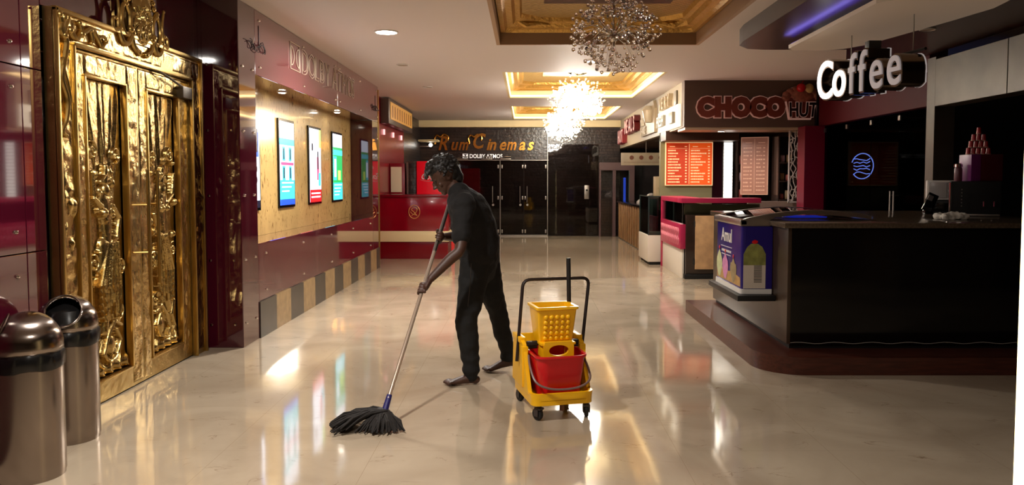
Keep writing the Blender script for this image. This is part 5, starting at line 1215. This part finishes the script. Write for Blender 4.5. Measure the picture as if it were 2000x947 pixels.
for k in range(28):
    a = 2*math.pi*k/28; cx_, sz_ = math.cos(a), math.sin(a); m_ = max(abs(cx_)/0.095, abs(sz_)/0.068); outr.append((cx_/m_, 0.385+sz_/m_))
y0, y1 = 0.10, 0.125
vs = [(x, y0, z) for x, z in outr]+[(x, y0, z) for x, z in hole]+[(x, y1, z) for x, z in hole]+[(x, y1, z) for x, z in outr]
b.raw(vs, [[r_*28+k, r_*28+(k+1) % 28, ((r_+1) % 4)*28+(k+1) % 28, ((r_+1) % 4)*28+k] for r_ in range(4) for k in range(28)])
b.box(-0.095, -0.075, 0.12, 0.24, 0.35, 0.44, 0.003).box(0.075, 0.095, 0.12, 0.24, 0.35, 0.44, 0.003).box(-0.11, 0.11, 0.11, 0.2, 0.43, 0.445, 0.003)
L(b, 'wringer_bracket', M_yellow)
for s in (-1, 1):
    b = B(); b.box(s*0.13-0.035, s*0.13+0.035, 0.22, 0.26, 0.41, 0.435, 0.004); b.tube([(s*0.1, 0.24, 0.40), (s*0.17, 0.24, 0.40)], 0.012, 8); L(b, 'side_bracket', M_rubber)
# handle and lever
tubepts = []
def corner(a, c, d, r=0.05, n=6):
    a, c, d = Vector(a), Vector(c), Vector(d); p = c+(a-c).normalized()*r; q = c+(d-c).normalized()*r
    return [p.lerp(c, k/n).lerp(c.lerp(q, k/n), k/n) for k in range(n+1)]
A, Bp, Cp, Dp = (-0.215, 0.30, 0.30), (-0.155, 0.38, 0.80), (0.285, 0.38, 0.80), (0.205, 0.30, 0.31)
b = B(); b.tube([Vector(A)]+corner(A, Bp, Cp)+corner(Bp, Cp, Dp)+[Vector(Dp)], 0.0105, 10); L(b, 'push_handle', mat('dark_brown_tube', (34, 22, 20), 0.35))
b = B(); b.tube([(0.115, 0.33, 0.44), (0.135, 0.33, 0.60), (0.12, 0.30, 0.94)], 0.014, 12); L(b, 'wringer_lever', M_rubber)
b = B(); b.tube([(0.0, 0.03, 0.10), (0.0, 0.03, 0.055)], 0.016, 12); L(b, 'drain_plug', mat('brown_plug', (110, 70, 50), 0.4))
for (x, y, a) in ((-0.14, 0.035, 0.5), (0.155, 0.035, -0.2), (-0.15, 0.455, 0.3), (0.15, 0.455, 0.1)):
    c = bpy.data.objects.new('caster', None); C.objects.link(c); c.parent = cart; c.location = (x, y, 0); c.rotation_euler = (0, 0, a)
    b = B(); b.tube([(0, 0, 0.095), (0, 0, 0.078)], 0.014, 10); b.box(-0.02, 0.02, -0.02, 0.025, 0.066, 0.08, 0.004); b.box(-0.021, -0.017, -0.006, 0.028, 0.025, 0.07); b.box(0.017, 0.021, -0.006, 0.028, 0.025, 0.07); b.obj('fork', mat('grey_fork', (64, 56, 54), 0.4), c, local=True)
    b = B(); b.lathe([(0.0, -0.013), (0.024, -0.013), (0.036, -0.011), (0.038, -0.004), (0.038, 0.004), (0.036, 0.011), (0.024, 0.013), (0, 0.013)], (0, 0.014, 0.038), 24, 'x'); b.obj('wheel', M_rubber, c, local=True)

# ================================================================== MOP
mb, mt_ = Vector((-0.815, 4.42, 0.115)), Vector((-0.546, 5.50, 1.27))
mop = thing('wet_mop', 'dark string mop with a pale pole held by the bent man, resting on the floor', 'mop', (-0.85, 4.33, 0))
b = B(); b.tube([mb.lerp(mt_, 0.03), mt_], 0.0125, 14); b.obj('pole', mat('pale_pole', (178, 158, 140), 0.25, metal=0.4), mop)
b = B(); b.tube([mb.lerp(mt_, 0.72), mb.lerp(mt_, 1.0)], 0.0135, 14); b.obj('pole_sleeve', M_alu, mop)
b = B(); b.tube([mb-Vector((0.008, 0, 0.03)), mb.lerp(mt_, 0.045)], [0.02, 0.016], 12); b.obj('blue_socket', mat('navy_plastic', (34, 30, 96), 0.35), mop)
rr = random.Random(11); b = B()
for k in range(430):
    f = rr.random(); a = rr.uniform(-1, 1)
    # strands fan out from the socket, trailing to the wall side
    st = mb + Vector((rr.uniform(-0.03, 0.012), rr.uniform(-0.02, 0.02), -0.02-0.02*f))
    ang = math.radians(180+rr.gauss(0, 1)*15) if f < 0.66 else math.radians(rr.uniform(185, 335))
    ln = rr.uniform(0.2, 0.29) if f < 0.66 else rr.uniform(0.06, 0.15)
    e = Vector((st.x+math.cos(ang)*ln, st.y-0.07+math.sin(ang)*ln*0.8, 0.008+rr.uniform(0, 0.035)*(1 if f < 0.6 else 0.4)))
    m1 = st.lerp(e, 0.35)+Vector((0, 0, 0.018+0.012*rr.random())); m2 = st.lerp(e, 0.72)+Vector((rr.uniform(-0.01, 0.01), rr.uniform(-0.012, 0.012), 0.012+0.02*rr.random()))
    m1.z = max(m1.z, 0.01); m2.z = max(m2.z, 0.008)
    b.tube([st, m1, m2, e], [0.005, 0.006, 0.0065, 0.004], 5)
o = b.obj('mop_strands', mat('charcoal_yarn', (32, 27, 25), 0.9), mop); o['kind'] = 'stuff'
b = B(); b.ball(mb+Vector((-0.03, 0, -0.045)), 0.045, (1.3, 0.9, 0.8), 3); b.obj('clamp', mat('charcoal_clamp', (44, 38, 40), 0.7), mop)

# ================================================================== MAN
M_skin = mat('brown_skin', (72, 45, 34), 0.5, var=0.08, vscale=10)
M_shirt = mat('black_tshirt', (15, 12, 12), 0.9, bump=0.15, bscale=60); M_trou = mat('black_trousers', (8, 8, 9), 0.85); M_hair = mat('black_hair', (16, 12, 11), 0.55)
man = thing('person', 'barefoot man in black t-shirt and trousers, bent forward mopping the floor', 'person', (-0.36, 5.45, 0))
def limb(b, pts, rad, n=16):
    """tapering limb through joints; rad entries are r or (r_along_side, r_other)"""
    P = [Vector(p) for p in pts]; out = []; rs = [r if isinstance(r, tuple) else (r, r) for r in rad]
    Q = []; K = 4
    for i in range(len(P)-1):
        a, c, d, e = P[max(i-1, 0)], P[i], P[i+1], P[min(i+2, len(P)-1)]
        for k in range(K):
            t_ = k/K; p = 0.5*((2*c)+(-a+d)*t_+(2*a-5*c+4*d-e)*t_*t_+(-a+3*c-3*d+e)*t_**3)
            Q.append((p, (rs[i][0]*(1-t_)+rs[i+1][0]*t_, rs[i][1]*(1-t_)+rs[i+1][1]*t_)))
    Q.append((P[-1], rs[-1]))
    side = Vector((0, 1, 0)); rings = []
    for i, (p, r) in enumerate(Q):
        tg = (Q[min(i+1, len(Q)-1)][0]-Q[max(i-1, 0)][0]).normalized()
        u_ = side - tg*side.dot(tg)
        if u_.length < 0.15: u_ = Vector((1, 0, 0)) - tg*tg.x
        u_.normalize(); w_ = tg.cross(u_)
        rings.append((p, u_*r[0], w_*r[1]))
    # rounded ends
    def cap(idx, sgn):
        p, uu, ww = rings[idx]; j = idx+1 if idx == 0 else idx-1; dd = (Vector(p)-Vector(rings[j][0])).normalized(); r = min(uu.length, ww.length)
        return [(Vector(p)+dd*r*math.sin(R(a)), uu*math.cos(R(a)), ww*math.cos(R(a))) for a in (30, 60, 80)]
    rings = cap(0, -1)[::-1] + rings + cap(len(rings)-1, 1)
    b.loft(rings, n); return b
head_c = Vector((-0.575, 5.40, 1.462))
F = Vector((-0.80, -0.22, -0.56)).normalized(); S = F.cross(Vector((0, 0, 1))).normalized(); U = S.cross(F).normalized()   # face direction, side, crown
def H(f, s, u_): return head_c + F*f + S*s + U*u_
pel = Vector((-0.325, 5.47, 0.90))
sh_l, sh_r = Vector((-0.425, 5.215, 1.255)), Vector((-0.45, 5.585, 1.275))
def P_on(t_): return mb.lerp(mt_, t_)
hand_l, hand_r = P_on(0.525), P_on(0.80)
el_l, el_r = Vector((-0.435, 5.08, 0.975)), Vector((-0.50, 5.60, 1.02))
pd = (mt_-mb).normalized()
wr_l = hand_l + (el_l-hand_l).normalized()*0.075 + Vector((0.0, 0.0, 0.01)); wr_r = hand_r + (el_r-hand_r).normalized()*0.075
kn_l, an_l = Vector((-0.415, 5.33, 0.46)), Vector((-0.385, 5.33, 0.085))
kn_r, an_r = Vector((-0.205, 5.64, 0.46)), Vector((-0.135, 5.70, 0.115))
b = B()
# torso
limb(b, [pel+Vector((0.01, 0, -0.06)), pel, (-0.345, 5.455, 1.02), (-0.385, 5.43, 1.15), (-0.435, 5.405, 1.27), (-0.475, 5.40, 1.32)], [(0.15, 0.105), (0.16, 0.11), (0.14, 0.10), (0.16, 0.115), (0.165, 0.10), (0.08, 0.06)])
limb(b, [(-0.46, 5.40, 1.30), (-0.50, 5.40, 1.36), H(-0.03, 0, -0.03)], [0.062, 0.055, 0.055])
# head: cranium, face wedge, jaw, nose, lips, brow, ears
b.ball(H(-0.015, 0, 0.03), 0.1, (1, 1, 1), 3)
rot = Matrix((F, S, U)).transposed()
def hb(f, s, u_, r, sc_): b.ball(H(f, s, u_), r, sc_, 3, rot)
hb(0.0, 0, 0.0, 0.1, (0.9, 0.74, 1.15)); hb(0.035, 0, -0.05, 0.07, (0.8, 0.78, 0.95)); hb(0.062, 0, -0.098, 0.026, (0.9, 1.1, 0.8))
hb(0.092, 0, -0.022, 0.016, (0.9, 0.75, 1.6)); hb(0.104, 0, -0.036, 0.015, (0.95, 1.1, 0.75))
for s in (-1, 1):
    hb(0.07, s*0.032, 0.012, 0.022, (0.8, 1.1, 0.5)); hb(0.062, s*0.04, -0.035, 0.022, (0.7, 0.9, 1)); hb(0.098, s*0.012, -0.038, 0.008, (1, 1, 0.8))
    hb(-0.01, s*0.079, -0.01, 0.03, (0.6, 0.28, 1.0)); hb(-0.012, s*0.083, 0.008, 0.022, (0.8, 0.35, 0.8))
hb(0.083, 0, -0.064, 0.014, (0.8, 1.7, 0.42)); hb(0.08, 0, -0.076, 0.013, (0.8, 1.5, 0.5))
# arms
for s_, e_, w_, h_ in ((sh_l, el_l, wr_l, hand_l), (sh_r, el_r, wr_r, hand_r)):
    limb(b, [s_.lerp(Vector((-0.44, 5.4, 1.27)), 0.35), s_, s_.lerp(e_, 0.5), e_, e_.lerp(w_, 0.35), w_], [0.06, 0.055, 0.045, 0.037, 0.037, 0.025])
# hands: palm beside the pole, four fingers wrapped round it, thumb along the other side
for (h_, w_, e_, flip) in ((hand_l, wr_l, el_l, 1), (hand_r, wr_r, el_r, 1)):
    a = (w_-h_); a = (a - pd*a.dot(pd)).normalized()        # from pole to wrist, square to the pole
    c_ = pd.cross(a).normalized()
    palm = h_ + a*0.028
    limb(b, [w_, w_.lerp(palm, 0.6), palm+a*0.0], [(0.024, 0.022), (0.034, 0.019), (0.038, 0.018)])
    for j, (off, ln, rr_) in enumerate(((0.033, 1.0, 0.0092), (0.011, 1.08, 0.0095), (-0.011, 1.0, 0.009), (-0.032, 0.84, 0.0082))):
        base = h_ + pd*off; pts = []
        for ang in (-10, 35, 80, 125, 170, 205*ln):
            q = R(ang); pts.append(base + (a*math.cos(q) + c_*math.sin(q)*-1)*(0.0225 if ang > 0 else 0.026) + pd*(-0.004*ang/90))
        limb(b, [palm+pd*off*0.9]+pts, [rr_*1.15, rr_*1.1, rr_*1.05, rr_, rr_*0.97, rr_*0.92, rr_*0.82], 10)
    pts = [palm+pd*0.03+c_*0.004, h_+a*0.018+c_*0.022+pd*0.045, h_-a*0.004+c_*0.025+pd*0.052, h_-a*0.02+c_*0.014+pd*0.05]
    limb(b, pts, [0.014, 0.012, 0.0105, 0.009], 10)
# legs and feet
limb(b, [pel+Vector((-0.01, -0.08, -0.02)), (-0.375, 5.38, 0.68), kn_l, (-0.395, 5.33, 0.33), an_l], [0.085, 0.075, 0.052, 0.052, 0.034])
limb(b, [pel+Vector((0.01, 0.08, -0.02)), (-0.265, 5.57, 0.68), kn_r, (-0.17, 5.67, 0.32), an_r], [0.085, 0.075, 0.052, 0.052, 0.034])
def foot(an, d, heel_up=0.0):
    d = Vector(d).normalized(); s = Vector((-d.y, d.x, 0)); g = Vector((0, 0, 1))
    heel = Vector((an.x, an.y, 0.032+heel_up)) - d*0.03; ball_ = Vector((an.x, an.y, 0.022))+d*0.13
    b.ball(heel, 0.032, (1.1, 1, 0.95), 3)
    limb(b, [an, heel+d*0.03+g*0.02, heel.lerp(ball_, 0.55)+g*0.012, ball_], [(0.033, 0.03), (0.034, 0.03), (0.036, 0.026), (0.042, 0.018)])
    limb(b, [heel, heel.lerp(ball_, 0.5), ball_], [(0.028, 0.028), (0.032, 0.02), (0.043, 0.02)])
    for j in range(5):
        o_ = (j-2)*0.0185; ln = (0.052, 0.048, 0.043, 0.037, 0.03)[j]; r_ = (0.0135, 0.0105, 0.010, 0.0095, 0.009)[j]
        limb(b, [ball_+s*o_*0.9, ball_+s*o_+d*ln*0.55+g*0.004, ball_+s*o_*1.03+d*ln-g*0.006], [r_*1.1, r_, r_*0.85], 10)
foot(an_l, (-1, -0.22, 0)); foot(an_r, (-1, -0.12, 0), 0.035)
bb = remeshed(b, 0.0048, 2)
for v_ in bb.bm.verts: v_.co.z = max(v_.co.z, 0.001)
body = bb.obj('body', M_skin, man, smooth=180)
# eyes closed down: lids and brows as small features
for s in (-1, 1):
    b = B(); b.ball(H(0.078, s*0.031, -0.004), 0.0115, (0.7, 1.15, 0.5), 3, rot); b.obj('eye', mat('eye_dark', (40, 26, 22), 0.3), body)
    b = B(); pts = [H(0.09, s*0.014, 0.018), H(0.092, s*0.03, 0.023), H(0.082, s*0.048, 0.017)]; b.tube(pts, [0.003, 0.004, 0.002], 6); b.obj('eyebrow', M_hair, body)
# hair: shaggy cap with locks over the brow
b = B(); hb2 = lambda f, s, u_, r, sc_: b.ball(H(f, s, u_), r, sc_, 3, rot)
hb2(-0.025, 0, 0.055, 0.108, (1.0, 0.92, 0.86)); hb2(-0.055, 0, 0.0, 0.085, (0.85, 0.98, 1.05)); hb2(0.045, 0, 0.085, 0.06, (1.0, 1.1, 0.6)); hb2(-0.065, 0, -0.045, 0.07, (0.8, 0.95, 1.0)); hb2(-0.02, 0.052, 0.03, 0.055, (1.1, 0.55, 1.0)); hb2(-0.02, -0.052, 0.03, 0.055, (1.1, 0.55, 1.0)); hb2(-0.05, 0, -0.085, 0.045, (0.8, 1.0, 0.9))
rr = random.Random(21)
for k in range(260):
    a = rr.uniform(0, 2*math.pi); q = rr.uniform(0.0, 1.9)
    d = (U*math.cos(q)+(F*math.cos(a)+S*math.sin(a))*math.sin(q))
    if d.dot(F) > 0.3 and d.dot(U) < 0.45: continue
    p = H(-0.02, 0, 0.04)+d*0.092; tip = p + d*rr.uniform(0.02, 0.035) + (F*0.025 if d.dot(F) > 0.2 else -F*0.006) - U*0.01 + Vector((rr.uniform(-1, 1), rr.uniform(-1, 1), rr.uniform(-1, 1)))*0.008
    b.tube([p-d*0.015, p+d*0.008, tip], [0.015, 0.011, 0.003], 6)
for k in range(9):   # fringe hanging forward
    s = -0.05+0.0125*k; b.tube([H(0.05, s, 0.095), H(0.098, s, 0.075), H(0.12+rr.uniform(-0.01, 0.012), s, 0.045+rr.uniform(-0.012, 0.01))], [0.016, 0.013, 0.004], 6)
remeshed(b, 0.006, 1, lambda c, n: 0.004*noise.noise(c*60)).obj('hair', M_hair, man, smooth=180)
# t-shirt
b = B()
limb(b, [(-0.335, 5.47, 0.885), (-0.335, 5.465, 0.97), (-0.35, 5.455, 1.06), (-0.385, 5.43, 1.17), (-0.43, 5.405, 1.27), (-0.47, 5.40, 1.335)], [(0.185, 0.145), (0.183, 0.152), (0.178, 0.152), (0.192, 0.148), (0.20, 0.13), (0.105, 0.08)], 24)
for q in (sh_l, sh_r): limb(b, [(-0.455, 5.40, 1.29), q], [0.098, 0.088])
for s_, e_ in ((sh_l, el_l), (sh_r, el_r)):
    limb(b, [s_.lerp(Vector((-0.43, 5.4, 1.24)), 0.4), s_, s_.lerp(e_, 0.45), s_.lerp(e_, 0.72)], [0.085, 0.077, 0.07, 0.068])
fold = lambda c, n: 0.010*noise.noise(Vector((c.x*7, c.y*5, c.z*14)))+0.005*noise.noise(c*26)
remeshed(b, 0.008, 4, fold).obj('t_shirt', M_shirt, man, smooth=180)
# trousers
b = B()
limb(b, [(-0.335, 5.47, 0.99), pel, (-0.325, 5.47, 0.80)], [(0.155, 0.115), (0.168, 0.132), (0.15, 0.115)], 24)
limb(b, [pel+Vector((-0.02, -0.075, -0.03)), (-0.375, 5.385, 0.70), (-0.395, 5.345, 0.56), kn_l, (-0.40, 5.33, 0.30), (-0.385, 5.33, 0.12), (-0.385, 5.33, 0.075)], [(0.1, 0.118), (0.092, 0.104), (0.082, 0.088), (0.076, 0.078), (0.07, 0.072), (0.06, 0.06), (0.058, 0.055)])
limb(b, [pel+Vector((0.02, 0.075, -0.03)), (-0.27, 5.56, 0.70), (-0.235, 5.60, 0.56), kn_r, (-0.175, 5.67, 0.30), (-0.14, 5.70, 0.16), (-0.133, 5.70, 0.11)], [(0.1, 0.118), (0.092, 0.1), (0.082, 0.082), (0.074, 0.072), (0.068, 0.066), (0.06, 0.056), (0.058, 0.053)])
fold2 = lambda c, n: 0.007*noise.noise(Vector((c.x*9, c.y*9, c.z*16)))+0.004*noise.noise(c*30)+(0.007*math.sin(c.z*75)*max(0, 0.28-c.z)/0.28)
remeshed(b, 0.008, 3, fold2).obj('trousers', M_trou, man, smooth=180)
for s, (x, y) in ((0, (-0.40, 5.245)),):
    b = B(); b.tube([(-0.375, 5.262, 0.86), (-0.385, 5.262, 0.7), (-0.40, 5.262, 0.56)], 0.0025, 5); b.obj('side_piping', mat('grey_piping', (60, 56, 54), 0.6), man)

for o in list(C.objects):
    if o.parent is None and o.name.split('.')[0] in ('till_drawer', 'microwave', 'card_terminal', 'espresso_machine', 'metal_jar', 'purple_carton', 'dark_red_carton', 'paper_cup', 'crumpled_cloth'):
        o.location.z += 0.036
